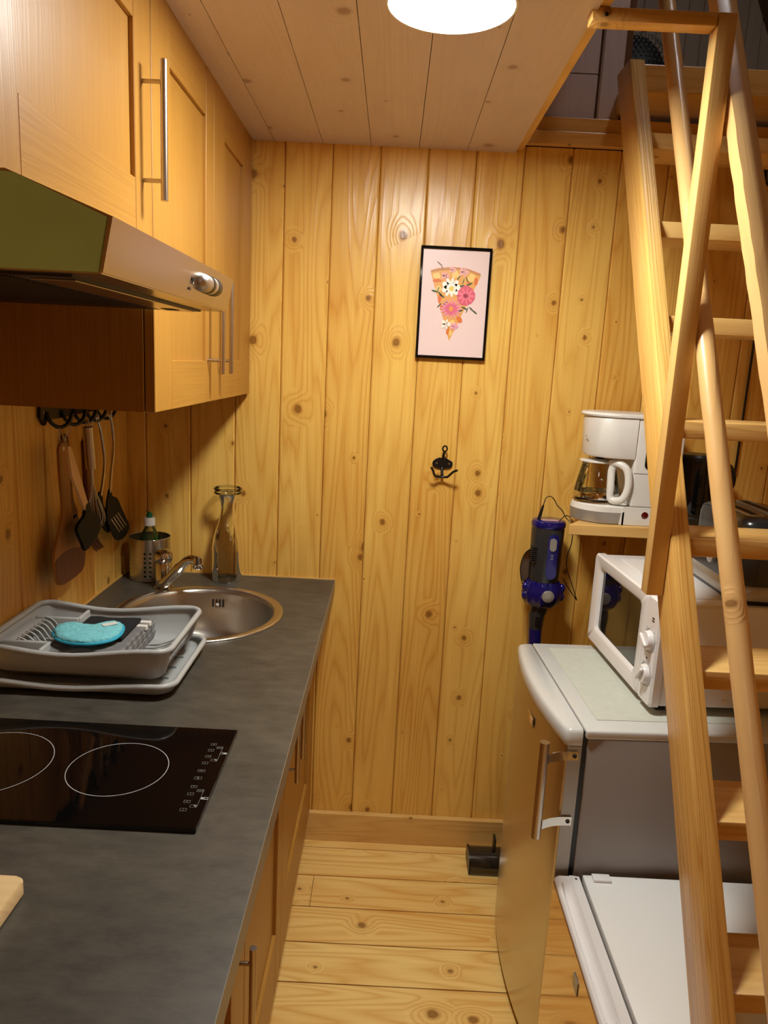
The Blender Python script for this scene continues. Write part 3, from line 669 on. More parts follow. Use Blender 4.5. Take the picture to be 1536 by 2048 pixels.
# ------------------------------------------------------------------ dish rack
RX0, RX1, RY0, RY1 = -0.774, -0.400, 1.322, 1.598
def wave(x, amp): return amp*math.cos(2*PI*(x-RX1+0.03)/0.36)
r_ = thing('dish_rack', (-0.587, 1.46, 0.91), 'grey plastic dish drying rack basket on the worktop before the sink', 'dish rack')
def loop(i, r, z, amp, n=8, side=10):
    x0, x1, y0, y1 = RX0+i, RX1-i, RY0+i, RY1-i; out = []
    base = rrect(x0, x1, y0, y1, r, n); res = []
    for a, b_ in zip(base, base[1:]+base[:1]):
        res.append(a)
        L_ = math.hypot(b_[0]-a[0], b_[1]-a[1])
        if L_ > 0.06:
            for q in range(1, side): res.append((a[0]+(b_[0]-a[0])*q/side, a[1]+(b_[1]-a[1])*q/side))
    return [(a, b_, z+wave(a, amp)*(1 if True else 0)) for a, b_ in res]
def rimtube(bm, i, r, z, amp, rad):
    tube(bm, loop(i, r, z, amp), rad, 8, True)
bm = new(); rimtube(bm, 0.006, 0.030, 0.998, 0.0080, 0.0062)
obj('rim', bm, 'grey', r_, 60)
bm = new(); loops = [loop(0.007, 0.029, 0.997, 0.0080), loop(0.012, 0.026, 0.975, 0.002), loop(0.020, 0.022, 0.950, 0), loop(0.034, 0.018, 0.938, 0)]
R = [[bm.verts.new(p) for p in l] for l in loops]; n_ = len(R[0])
for li, (A, B) in enumerate(zip(R, R[1:])):
    for k in range(n_):
        k2 = (k+1) % n_
        if li < 3 and A[k].co.x > RX1-0.03 and A[k2].co.x > RX1-0.03 and RY0+0.045 < (A[k].co.y+A[k2].co.y)/2 < RY1-0.06: continue
        bm.faces.new((A[k], A[k2], B[k2], B[k]))
bm.faces.new(R[-1]); obj('basket', bm, 'grey', r_, 50)
for k in range(9):
    yy = RY0+0.052+k*0.0195; bm = new()
    tube(bm, spline([(RX1-0.008, yy, 1.0), (RX1-0.013, yy, 0.985), (RX1-0.035, yy-0.002, 0.965), (RX1-0.06, yy-0.004, 0.950), (RX1-0.09, yy-0.004, 0.9415), (RX1-0.14, yy-0.004, 0.9395)], 4), 0.0022, 6)
    obj('rib', bm, 'grey', r_, 60)
for k in range(8):
    yy = RY0+0.075+k*0.0175; bm = new()
    tube(bm, spline([(RX0+0.045, yy, 0.995), (RX0+0.062, yy, 0.988), (RX0+0.078, yy, 0.965), (RX0+0.10, yy, 0.945), (RX0+0.13, yy, 0.9395)], 4), 0.0024, 6)
    obj('rib', bm, 'grey', r_, 60)
# cutlery compartments at the wall end
for (ya, yb_) in ((RY1-0.019, RY1-0.075), (RY0+0.019, RY0+0.060)):
    bm = new(); xa, xb = RX0+0.012, RX0+0.115
    lo_, hi_ = min(ya, yb_), max(ya, yb_)
    add_box(bm, xb-0.004, xb+0.004, lo_, hi_, 0.956, 0.995, bev=0.003); add_box(bm, xa+0.008, xb, yb_-0.004, yb_+0.004, 0.945, 0.995, bev=0.003)
    obj('cutlery_compartment', bm, 'grey', r_, 50)
obj('end_shelf', box(RX0+0.012, RX0+0.046, RY0+0.062, RY1-0.077, 0.986, 0.990, bev=0.0015), 'grey', r_, 50)
t_ = thing('drip_tray', (-0.587, 1.46, 0.91), 'grey plastic drip tray under the dish rack', 'tray')
def tloop(i, r, z, amp):
    return [(a-0.0, b_, zz) for a, b_, zz in [(x_, y_, z_) for x_, y_, z_ in loop(i, r, z, amp)]]
RX1o = RX1; RX1 = -0.396
bm = new(); tube(bm, loop(0.0, 0.034, 0.9315, 0.0055), 0.0062, 8, True); obj('rim', bm, 'grey', t_, 60)
bm = new(); loft(bm, [loop(0.0, 0.034, 0.930, 0.0055), loop(0.008, 0.03, 0.918, 0), loop(0.018, 0.024, 0.9125, 0)], cap0=False, cap1=True); obj('tray', bm, 'grey', t_, 50)
bm = new()
for k in range(4): add_box(bm, -0.73, -0.43, 1.36+k*0.055, 1.364+k*0.055, 0.9128, 0.918, bev=0.001)
obj('ridges', bm, 'grey', t_)
RX1 = RX1o

# cloths in the rack
def slab_fold(bm, x0, x1, y0, y1, z, th, amp, seed, n=14):
    rr = random.Random(seed); ph = rr.random()*6
    prof = rrect(y0, y1, z, z+th, th*0.48, 3)
    loops = []
    for k in range(n+1):
        t = k/n; xx = x0+(x1-x0)*t; dz = amp*math.sin(ph+t*7)+amp*0.5*math.sin(ph*2+t*15); sk = -0.0*t; e_ = 0.006*math.sin(ph+t*9)
        loops.append([(xx, a+sk+(e_ if a < (y0+y1)/2 else -e_*0.6), b_+dz+abs(amp)*1.2) for a, b_ in prof])
    loft(bm, loops)
f = thing('tea_towel', (-0.6, 1.47, 0.94), 'folded grey checked tea towel with pale stripes lying in the dish rack', 'towel')
for k, (z, th, a_) in enumerate(((0.9410, 0.013, 0.0012), (0.9558, 0.013, 0.0018), (0.9705, 0.010, 0.0015))):
    bm = new(); slab_fold(bm, -0.675+0.004*k, -0.508-0.003*k, 1.384-0.003*k, 1.578, z, th, a_, 3+k); obj('fold', bm, 'check', f, 60)
bm = new(); slab_fold(bm, -0.668, -0.517, 1.3745, 1.3805, 0.958, 0.009, 0.0016, 4); obj('stripe', bm, 'stripe', f, 60, label='pale stripe along the folded edge')
for yy in (1.52, 1.545):
    bm = new(); add_box(bm, -0.56, -0.5095, yy, yy+0.012, 0.9735, 0.9845, bev=0.002); obj('stripe', bm, 'stripe', f, label='pale woven stripe')
bm = new(); slab_fold(bm, -0.640, -0.530, 1.432, 1.545, 0.9850, 0.007, 0.001, 9)
tag(obj('black_cloth', bm, 'blackcloth', origin=(-0.58, 1.47, 0.98), smooth=60), 'folded black cloth between the checked towel and the turquoise pad', 'cloth')
PADL = [(-0.674, 1.426), (-0.677, 1.458), (-0.657, 1.476), (-0.628, 1.469), (-0.6, 1.466), (-0.582, 1.486), (-0.560, 1.498), (-0.540, 1.475), (-0.531, 1.429), (-0.541, 1.394), (-0.572, 1.373), (-0.614, 1.372), (-0.65, 1.390)]
PADL = spline(PADL+[PADL[0]], 5)[:-1]; pcx, pcy = -0.605, 1.43
pd = thing('cleaning_pad', (pcx, pcy, 0.99), 'turquoise bean-shaped fluffy scrubbing pad on top of the cloths', 'sponge')
def sc_(s, z, wob=0.0): return [(pcx+(a-pcx)*s+random.uniform(-wob, wob), pcy+(b_-pcy)*s+random.uniform(-wob, wob), z) for a, b_ in PADL]
bm = new(); loft(bm, [sc_(0.97, 0.9940), sc_(1.0, 0.9955), sc_(1.0, 0.9980), sc_(0.97, 0.9995)]); obj('edging', bm, 'turqedge', pd, 60)
bm = new(); loft(bm, [sc_(0.93, 0.9975, 0.001), sc_(0.93, 1.002, 0.0018), sc_(0.88, 1.0055, 0.0018), sc_(0.7, 1.0075, 0.0015), sc_(0.35, 1.0085, 0.001)]); obj('pile', bm, 'turq', pd, 60)
bm = new(); ext(bm, [(-0.583, 1.455), (-0.560, 1.474), (-0.550, 1.462), (-0.572, 1.444)], 'xy', 1.0085, 1.0098); obj('care_tag', bm, 'paper', pd)

# ------------------------------------------------------------------ hook rail and utensils on the left wall
XW_ = XL+0.001
hr = thing('hook_rail', (XL, 1.83, 1.43), 'black iron hook rail on the left wall below the cupboard', 'rail')
bm = new(); ext(bm, [(1.625, 1.418), (1.628, 1.445), (1.645, 1.455), (2.055, 1.455), (2.06, 1.425), (2.04, 1.416), (1.66, 1.409), (1.645, 1.398)], 'yz', XW_, XW_+0.008); obj('plate', bm, 'iron', hr)
HK = [1.675, 1.752, 1.815, 1.884, 1.952]
for yy in HK:
    bm = new(); tube(bm, spline([(XW_+0.008, yy-0.022, 1.428), (XW_+0.016, yy-0.020, 1.406), (XW_+0.026, yy-0.004, 1.3935), (XW_+0.034, yy+0.014, 1.396), (XW_+0.040, yy+0.026, 1.408), (XW_+0.042, yy+0.034, 1.424)], 4), 0.0046, 8)
    obj('hook', bm, 'iron', hr, 60)
bm = new(); lathe(bm, [(0.003, 0), (0.003, 0.002)], (XW_+0.008, 1.636, 1.428), 'x', 10); obj('screw', bm, 'handle', hr)
GR = 'utensils hanging from the hook rail'
def flat_u(name, pts, x, th, mat, parent, sm=5, label=None):
    bm = new(); ext(bm, spline(list(pts)+[pts[0]], sm)[:-1] if sm else pts, 'yz', x, x+th); bmesh.ops.recalc_face_normals(bm, faces=bm.faces)
    return obj(name, bm, mat, parent, label=label)
def string(parent, y0, y1, z1, x=-0.745, z0=1.3945):
    bm = new(); tube(bm, [(XW_+0.026, y0, z0), (x, y1-0.004, z1)], 0.0008, 5); tube(bm, [(XW_+0.026, y0, z0), (x, y1+0.004, z1)], 0.0008, 5); obj('string', bm, 'stripe', parent)
# 1 wide wooden spatula
u = thing('wooden_spatula', (-0.74, 1.66, 1.04), 'wide wooden spatula with darkened tip, first on the hook rail', 'spatula', GR)
flat_u('blade', [(1.634, 1.345), (1.640, 1.356), (1.655, 1.360), (1.672, 1.356), (1.681, 1.345), (1.684, 1.28), (1.689, 1.20), (1.712, 1.150), (1.748, 1.100), (1.754, 1.065), (1.736, 1.038), (1.672, 1.032), (1.614, 1.036), (1.596, 1.065), (1.592, 1.110), (1.620, 1.160), (1.643, 1.205), (1.637, 1.28)], -0.744, 0.006, 'woodmid', u, 4)
flat_u('tip', [(1.594, 1.098), (1.650, 1.108), (1.746, 1.094), (1.7535, 1.065), (1.736, 1.039), (1.672, 1.033), (1.615, 1.037), (1.597, 1.065)], -0.7445, 0.0075, 'wooddark', u, 4, label='darkened tip')
bm = new(); lathe(bm, [(0.005, 0), (0.005, 0.0067)], (-0.7443, 1.657, 1.347), 'x', 14); obj('eyelet', bm, 'stripe', u)
string(u, 1.672, 1.657, 1.350)
# 2 black silicone turner
u = thing('silicone_turner', (-0.709, 1.76, 1.11), 'black silicone turner with pale wooden handle, in front of the others', 'turner', GR)
def rs(l): return [(a*0.9655-0.016, CH+(b_-CH)*0.9655) for a, b_ in l]
flat_u('handle', rs([(1.672, 1.352), (1.686, 1.352), (1.702, 1.330), (1.777, 1.197), (1.757, 1.188), (1.690, 1.280)]), -0.708, 0.006, 'woodlight', u, 0)
flat_u('head', rs([(1.760, 1.200), (1.780, 1.203), (1.790, 1.180), (1.832, 1.160), (1.846, 1.145), (1.842, 1.122), (1.822, 1.108), (1.790, 1.098), (1.752, 1.088), (1.735, 1.110), (1.706, 1.150), (1.726, 1.166), (1.752, 1.176)]), -0.709, 0.008, 'silicone', u, 2)
string(u, 1.672, 1.606, 1.359, x=-0.706)
# 3 dark slotted wooden turner
u = thing('wooden_turner', (-0.752, 1.76, 1.06), 'dark brown wooden turner hanging behind the black silicone turner', 'turner', GR)
flat_u('handle', [(1.727, 1.355), (1.735, 1.368), (1.745, 1.371), (1.755, 1.367), (1.762, 1.353), (1.772, 1.280), (1.778, 1.21), (1.80, 1.165), (1.735, 1.150), (1.72, 1.162), (1.744, 1.215), (1.735, 1.285)], -0.778, 0.006, 'wooddark', u, 4)
for pts in ([(1.735, 1.165), (1.758, 1.165), (1.812, 1.064), (1.792, 1.0635)], [(1.772, 1.165), (1.800, 1.165), (1.852, 1.062), (1.830, 1.0615)]): flat_u('tine', pts, -0.778, 0.006, 'wooddark', u, 0)
bm = new(); lathe(bm, [(0.0045, 0), (0.0045, 0.0067)], (-0.778, 1.745, 1.357), 'x', 14); obj('eyelet', bm, 'stripe', u)
string(u, 1.749, 1.745, 1.360, x=-0.774)
# 4 whisk
u = thing('whisk', (-0.74, 1.81, 1.11), 'steel balloon whisk with a tube handle on the middle hook', 'whisk', GR)
bm = new(); tube(bm, [(-0.739, 1.797, 1.384), (-0.738, 1.808, 1.280)], 0.0165*0.75, 16); obj('handle', bm, 'handle', u, 40)
bm = new(); tube(bm, [(-0.739+0.0, 1.797+0.007*math.cos(2*PI*k/12), 1.392+0.011*math.sin(2*PI*k/12)) for k in range(12)], 0.0015, 6, True); obj('loop', bm, 'handle', u, 60)
bm = new(); tube(bm, [(-0.738, 1.808, 1.280), (-0.738, 1.811, 1.240)], 0.006, 10); obj('neck', bm, 'handle', u, 40)
for k in range(5):
    a = PI*k/5+0.2; ca, sa = math.cos(a), math.sin(a); pts = []
    for q in range(17):
        t = -1+2*q/16; wv = 0.036*math.sin(PI*(0.5+t*0.5))  # outward bulge
        s_ = t; z = 1.241-0.118*math.cos(t*PI/2)**0.7 if abs(t) < 1 else 1.241
        w_ = 0.038*math.sin(t*PI)*0.9+0.004*t
        pts.append((-0.738+w_*ca*0.5, 1.812+w_*sa+(1.241-z)*0.22, z))
    bm = new(); tube(bm, pts, 0.0011, 5); obj('wire', bm, 'handle', u, 60)
# 5 wooden fork
u = thing('wooden_fork', (-0.752, 1.875, 1.045), 'dark brown wooden pasta fork with curved prongs, behind the whisk', 'fork', GR)
flat_u('handle', [(1.852, 1.338), (1.862, 1.345), (1.874, 1.350), (1.888, 1.344), (1.900, 1.332), (1.903, 1.25), (1.905, 1.15), (1.914, 1.108), (1.862, 1.108), (1.862, 1.15), (1.857, 1.25)], -0.778, 0.009, 'wooddark', u, 3)
for y0, y1 in ((1.866, 1.903), (1.884, 1.922), (1.902, 1.940)):
    bm = new(); tube(bm, spline([(-0.774, y0, 1.115), (-0.773, y0+0.008, 1.085), (-0.771, y0+0.024, 1.060), (-0.768, y1, 1.044)], 4), 0.0042, 8); obj('prong', bm, 'wooddark', u, 60)
string(u, 1.874, 1.874, 1.348, x=-0.774)
# 6, 7 black slotted turners with bent steel handles
def steel_turner(label, hp, bladepts, slots, x):
    u = thing('slotted_turner', (x, bladepts[0][0], 1.07), label, 'turner', GR)
    bm = new(); tube(bm, [(x+0.002, a, b_) for a, b_ in spline(hp, 5)], 0.0042, 8); obj('handle', bm, 'handle', u, 60)
    bm = new(); tube(bm, [(x+0.002, hp[0][0]+0.008*math.cos(2*PI*k/12), hp[0][1]-0.002+0.009*math.sin(2*PI*k/12)) for k in range(12)], 0.002, 6, True); obj('loop', bm, 'handle', u, 60)
    b_ = flat_u('blade', bladepts, x, 0.004, 'silicone', u, 4)
    for s in slots: flat_u('slot', s, x+0.0041, 0.0006, 'handle', b_, 0)
steel_turner('black slotted turner with bent steel handle on the fourth hook, half hidden by the whisk', [(1.884, 1.403), (1.908, 1.36), (1.926, 1.29), (1.915, 1.24), (1.893, 1.195)],
    [(1.880, 1.206), (1.900, 1.204), (1.905, 1.17), (1.93, 1.145), (1.955, 1.11), (1.94, 1.085), (1.905, 1.105), (1.872, 1.135), (1.866, 1.17)], [], -0.752)
steel_turner('black slotted turner with bent steel handle, last on the hook rail', [(1.952, 1.405), (1.968, 1.36), (1.971, 1.31), (1.950, 1.25), (1.936, 1.197)],
    [(1.928, 1.205), (1.943, 1.205), (1.950, 1.186), (1.985, 1.172), (2.015, 1.140), (2.048, 1.105), (2.073, 1.078), (2.060, 1.058), (2.020, 1.050), (1.975, 1.056), (1.945, 1.082), (1.915, 1.120), (1.908, 1.160)],
    [[(1.935+0.016*k, 1.122+0.003*k), (1.9385+0.016*k, 1.124+0.003*k), (1.9995+0.016*k, 1.0745+0.003*k), (1.996+0.016*k, 1.0725+0.003*k)] for k in range(4)], -0.744)

# ------------------------------------------------------------------ ceiling lamps, added loft fill light
l = thing('ceiling_lamp', (0.066, 1.358, ZC), 'round white LED ceiling lamp, glaring, above the aisle', 'lamp')
bm = new(); lathe(bm, [(0.1115, ZC-0.0005), (0.1115, ZC-0.016), (0.109, ZC-0.019), (0.1055, ZC-0.019), (0.1055, ZC-0.0005)], (0.066, 1.358, 0), n=64); obj('rim', bm, 'whitepl', l, 50)
bm = new(); lathe(bm, [(0.1045, ZC-0.012), (0.1045, ZC-0.0182), (0.09, ZC-0.0190), (0.001, ZC-0.0195)], (0.066, 1.358, 0), n=64, cap0=True); obj('diffuser', bm, 'lens', l, 50)
l = thing('ceiling_lamp', (0.1, -0.6, ZC), 'round white LED ceiling lamp behind the camera', 'lamp')
bm = new(); lathe(bm, [(0.1115, ZC-0.0005), (0.1115, ZC-0.016), (0.109, ZC-0.019), (0.1055, ZC-0.019), (0.1055, ZC-0.0005)], (0.1, -0.6, 0), n=48); obj('rim', bm, 'whitepl', l, 50)
bm = new(); lathe(bm, [(0.1045, ZC-0.012), (0.1045, ZC-0.0185), (0.001, ZC-0.0215)], (0.1, -0.6, 0), n=48, cap0=True); obj('diffuser', bm, 'lens2', l, 50)

l = thing('ceiling_lamp', (0.95, 1.5, 3.6), 'added round fill light under the loft roof, out of view', 'lamp')  # unseen light, added to brighten the loft and the wall above the opening
bm = new(); lathe(bm, [(0.08, 3.60), (0.08, 3.58)], (0.95, 1.5, 0), n=32); obj('rim', bm, 'whitepl', l, 50)
bm = new(); lathe(bm, [(0.075, 3.5795), (0.07, 3.565), (0.001, 3.56)], (0.95, 1.5, 0), n=32); obj('diffuser', bm, 'loft_fill', l, 50)
# ------------------------------------------------------------------ steep loft stair
def ly(z, off=0.0): return 0.5794-off+0.6*z
st = thing('loft_stair', (0.8, 0.6, 0), 'steep varnished pine loft stair with open treads on the right', 'stair')
for xa, xb in ((0.5356, 0.5722), (1.15, 1.186)):
    bm = new(); HD = 0.108
    zt_ = 2.326 if xa < 1 else 2.262
    ext(bm, [(ly(0), 0.001), (ly(zt_), zt_), (min(ly(zt_)+HD, 2.5 if xa < 1 else 1.996), zt_), (ly(0)+HD, 0.001)], 'yz', xa, xb)
    bmesh.ops.bevel(bm, geom=bm.edges[:], offset=0.0035, segments=2, profile=0.5, affect='EDGES')
    obj('stringer', bm, 'stair', st, 35)
for k in range(-3, 8):
    z = 0.645+0.21115*k + (0.008 if k == 7 else 0)
    y0 = ly(z)+0.008
    obj('tread', box(0.5727, 1.1495, y0, y0+0.131, z-0.035, z, bev=0.003), 'stairx', st, 35)
def pole(name, x, off, z0, z1, r, squash=1.0, seed=1, rough_=0.0):
    rr = random.Random(seed); bm = new(); pts, rs = [], []
    n = 40
    for k in range(n+1):
        z = z0+(z1-z0)*k/n; pts.append((x+rr.uniform(-1, 1)*rough_, ly(z, off), z)); rs.append(r*(1+rr.uniform(-1, 1)*rough_*8))
    tube(bm, pts, rs, 20); return obj(name, bm, 'pole', st, 60)
pole('handrail', 0.5550, 0.204, 0.45, 2.75, 0.0175, seed=3, rough_=0.0006)
hrb = new()
zz0, zz1 = 1.15, 2.8; NN = 60; rr = random.Random(5); loops = []
for k in range(NN+1):
    z = zz0+(zz1-zz0)*k/NN; yb = ly(z, 0.436); j = rr.uniform(-0.0009, 0.0009)
    prof = [(0.5400+j, -0.015), (0.5400+j, 0.015), (0.556, 0.018), (0.570, 0.016), (0.579, 0.009), (0.582, 0.0), (0.579, -0.009), (0.570, -0.016), (0.556, -0.018)]
    loops.append([(a, yb+0.8575*b_, z-0.5145*b_) for a, b_ in prof])
loft(hrb, loops); obj('handrail', hrb, 'pole', st, 50, label='upper handrail with one wavy bark edge')
gf = thing('guard_post', (0.519, 1.365, 1.165), 'pine guard post hanging from a short crossbar at the stair opening', 'post')
bm = box(0.503, 0.5350, 1.348, 1.381, 1.165, 2.163, bev=0.0025); obj('post', bm, 'post', gf, 35)
bm = box(0.297, 0.5025, 1.348, 1.381, 2.141, 2.1625, bev=0.0025); obj('crossbar', bm, 'beamx', gf, 35)
bm = new(); lathe(bm, [(0.0035, 0), (0.003, -0.001)], (0.320, 1.348, 2.151), 'y', 12); obj('screw', bm, 'screw', gf)
# mesh thing standing in the loft
n_ = thing('mesh_dome', (0.672, 2.47, 2.31), 'black mesh dome with a small knob, standing on the loft floor', 'basket')
bm = new(); lathe(bm, [(0.112, 2.3015), (0.118, 2.36), (0.117, 2.42), (0.105, 2.48), (0.082, 2.525), (0.05, 2.557), (0.022, 2.571), (0.001, 2.574)], (0.672, 2.47, 0), n=32); obj('shell', bm, 'net', n_, 60)
bm = new()
for i in range(1, 9):
    for k in range(44):
        a = 2*PI*(k+0.5*(i % 2))/44; th = math.radians(28+i*6.0); r0, z0 = 0.119*math.sin(th)*1.0, 2.43+0.1455*math.cos(th)
        c0 = Vector((0.672+r0*math.cos(a), 2.45+r0*math.sin(a), z0))
        if math.sin(a) > 0.3: continue
        add_box(bm, c0.x-0.002, c0.x+0.002, c0.y-0.002, c0.y+0.002, c0.z-0.002, c0.z+0.002)
tag(obj('mesh_dots', bm, 'steel', n_), kind='stuff')
bm = new(); lathe(bm, [(0.008, 2.570), (0.011, 2.578), (0.010, 2.590), (0.004, 2.596)], (0.690, 2.42, 0), n=16); obj('knob', bm, 'net', n_, 50)

# ------------------------------------------------------------------ fridge (slightly turned), in local frame x=depth, y=width
def placed(bm, ox, oy, ang):
    bmesh.ops.rotate(bm, verts=bm.verts, cent=(0, 0, 0), matrix=Matrix.Rotation(ang, 3, 'Z')); bmesh.ops.translate(bm, verts=bm.verts, vec=(ox, oy, 0)); return bm
FA = math.radians(2.65); FW = 0.476
fr = thing('fridge', (0.66, 1.63, 0), 'silver undercounter fridge with curved brushed steel door and grey top', 'fridge')
def fo(name, bm, mat, sm=0, parent=None, label=None): return obj(name, placed(bm, 0.434, 1.397, FA), mat, parent or fr, sm, label=label)
fo('body', box(0.006, 0.54, 0.001, FW, 0.02, 0.836, bev=0.003), 'fridgeside', 35)
fo('top', box(0.0, 0.55, -0.004, FW+0.004, 0.8365, 0.856, bev=0.005, seg=3), 'greycap', 35)
bm = box(0.035, 0.50, 0.045, FW-0.03, 0.8562, 0.8571)
for q in range(50):
    a = 0.04+q*0.0092; 
    if a < 0.495: add_box(bm, a, a+0.0042, 0.05, FW-0.035, 0.8571, 0.8574)
fo('textured_panel', bm, plain('grained_top', (200, 202, 190), 0.5, noise=0.08, nscale=60))
def door_loop(x_off, z, inset=0.0, nb=18, bulge=0.020, th=0.036, r=0.014):
    """plan outline of the bowed door, front towards -x"""
    pts = []
    y0, y1 = 0.001+inset, FW-inset
    for k in range(nb+1):
        t = k/nb; yy = y0+r+(y1-y0-2*r)*t; pts.append((-th+inset-bulge*(1-(2*t-1)**2)-0.004, yy))
    out = [(-0.005, y0), (-th+inset+0.008, y0+0.0)]+[(-th+inset-0.001, y0+0.005)]+pts+[(-th+inset-0.001, y1-0.005), (-th+inset+0.008, y1), (-0.005, y1)]
    return [(a+x_off, b_, z) for a, b_ in out]
bm = new(); loft(bm, [door_loop(0, 0.045), door_loop(0, 0.8185)]); fd = fo('door', bm, 'steeldoor', 30)
bm = new(); loft(bm, [door_loop(0, 0.819), door_loop(-0.0006, 0.823, -0.0015), door_loop(-0.0006, 0.848, -0.0012), door_loop(0, 0.8535, 0.002), door_loop(0, 0.8560, 0.006)]); fo('door_cap', bm, 'greycap', 40, fd)
bm = new(); add_box(bm, -0.0335, -0.0055, -0.0003, 0.002, 0.05, 0.8185); fo('edge_trim', bm, 'silverpl', 0, fd)
bm = new(); add_box(bm, -0.0048, 0.0055, 0.004, FW-0.004, 0.045, 0.85); fo('seal', bm, 'black', 0)
# handle
bm = new(); tube(bm, [(-0.092, -0.028, 0.628), (-0.092, -0.028, 0.842)], 0.0098, 20); hb = fo('handle', bm, 'handle', 40, fd)
for z in (0.800, 0.650):
    cur = spline([(-0.086, -0.027), (-0.075, -0.018), (-0.058, -0.010), (-0.038, -0.0055), (-0.012, -0.0045)], 5)
    bm = new(); ext(bm, cur+[(a, b_+0.0028) for a, b_ in cur[::-1]], 'xy', z-0.010, z+0.010); fo('bracket', bm, 'chrome', 40, fd)
    bm = new(); lathe(bm, [(0.0048, 0), (0.0042, -0.0018), (0.002, -0.0010)], (-0.020, -0.0046, z), 'y', 14); fo('screw', bm, 'screw', 40, fd)
bm = box(-0.0627, -0.0600, 0.180, 0.235, 0.762, 0.787, bev=0.0008, seg=1); fo('badge', bm, 'chrome', 0, fd)
bm = box(-0.0632, -0.0626, 0.184, 0.205, 0.768, 0.782); fo('badge_mark', bm, 'woodlight', 0, fd)

# ------------------------------------------------------------------ freezer (low, near)
fz = thing('freezer', (0.70, 1.18, 0), 'low white freezer with a grip groove along its door, nearest on the right', 'freezer')
FZ = 0.530
obj('body', box(0.459, 0.98, 1.014, 1.384, 0.015, FZ-0.022, bev=0.002), 'white', fz, 35)
obj('top', box(0.456, 0.985, 1.012, 1.386, FZ-0.021, FZ, bev=0.003), 'white', fz, 35)
obj('hinge_cover', box(0.474, 0.512, 1.362, 1.384, FZ+0.0002, FZ+0.006, bev=0.002), 'whitepl', fz, 35)
bm = box(0.4495, 0.4585, 1.016, 1.38, 0.03, FZ-0.03); obj('seal', bm, 'silverpl', fz)
bm = new()
prof = [(0.449, 0.03), (0.449, FZ-0.004), (0.430, FZ-0.002), (0.426, FZ-0.010), (0.419, FZ-0.018), (0.411, FZ-0.018), (0.406, FZ-0.008), (0.400, FZ-0.008), (0.397, FZ-0.012), (0.397, 0.03)]
A = [(x_, 1.352, z_) for x_, z_ in prof]; flatp = [(x_, max(z_, FZ-0.004) if 0.40 < x_ < 0.449 and z_ > 0.1 else z_) for x_, z_ in prof]
def pl_(yv, p): return [(x_, yv, z_) for x_, z_ in p]
loft(bm, [pl_(1.012, flatp), pl_(1.022, flatp), pl_(1.035, prof), pl_(1.33, prof), pl_(1.362, flatp), pl_(1.384, flatp)]); fzd = obj('door', bm, 'whitepl', fz, 30)
obj('front_panel', box(0.3945, 0.3968, 1.013, 1.382, 0.04, FZ-0.0155, bev=0.0008, seg=1), plain('mirror_panel', (222, 196, 166), 0.09, 1.0), fzd)
obj('badge', box(0.3925, 0.3944, 1.149, 1.178, 0.455, 0.482, bev=0.0006, seg=1), 'silverpl', fzd)
bm = new(); lathe(bm, [(0.003, 0), (0.003, 0.0006)], (0.440, 1.375, FZ-0.0035), 'z', 10); obj('screw', bm, 'screw', fzd)

# ------------------------------------------------------------------ microwave, local frame: front face x=0 facing -x, y = width
MA = math.atan2(0.023, 0.418); MW, MH, MZ = 0.425, 0.238, 0.873
mw = thing('microwave', (0.76, 1.68, 0.857), 'white microwave oven with two knobs standing on the fridge', 'microwave')
def mo(name, bm, mat, sm=0, parent=None): return obj(name, placed(bm, 0.585, 1.473, MA), mat, parent or mw, sm)
mo('body', box(0.022, 0.345, 0.004, MW-0.004, MZ+0.004, MZ+MH-0.004, bev=0.006, seg=3), 'whitepl', 35)
mo('top_panel', box(0.05, 0.30, 0.05, MW-0.05, MZ+MH-0.0045, MZ+MH-0.0025, bev=0.001), 'whitepl')
for xx in (0.03, 0.31):
    for yy in (0.03, MW-0.05): mo('foot', box(xx, xx+0.02, yy, yy+0.02, 0.8577, MZ+0.0035), 'black')
def rr3(x, y0, y1, z0, z1, r, n=5): return [(x, a, b_) for a, b_ in rrect(y0, y1, z0, z1, r, n)]
# front frame with window opening: door part
bm = new()
yd0 = 0.070
O0, O1, O2 = rr3(0.021, yd0, MW, MZ, MZ+MH, 0.012), rr3(0.004, yd0, MW, MZ, MZ+MH, 0.012), rr3(0.0, yd0+0.004, MW-0.004, MZ+0.004, MZ+MH-0.004, 0.010)
I0, I1, I2 = rr3(0.0, yd0+0.030, MW-0.040, MZ+0.034, MZ+MH-0.026, 0.016), rr3(0.003, yd0+0.036, MW-0.046, MZ+0.040, MZ+MH-0.032, 0.014), rr3(0.010, yd0+0.040, MW-0.050, MZ+0.044, MZ+MH-0.036, 0.012)
loft(bm, [O0, O1, O2, I0, I1, I2], True, False); md = mo('door', bm, 'whitepl', 40)
bm = new(); bm.faces.new([bm.verts.new((0.0095, a, b_)) for _, a, b_ in I2]); bmesh.ops.solidify(bm, geom=bm.faces[:], thickness=0.0015); mo('window', bm, plain('oven_window', (34, 30, 28), 0.05, coat=1.0), 0, md)
bm = new(); loft(bm, [rr3(0.021, 0.0, yd0-0.001, MZ, MZ+MH, 0.012), rr3(0.005, 0.0, yd0-0.001, MZ, MZ+MH, 0.012), rr3(0.0, 0.005, yd0-0.003, MZ+0.004, MZ+MH-0.004, 0.010)]); mp_ = mo('control_panel', bm, 'whitepl', 40)
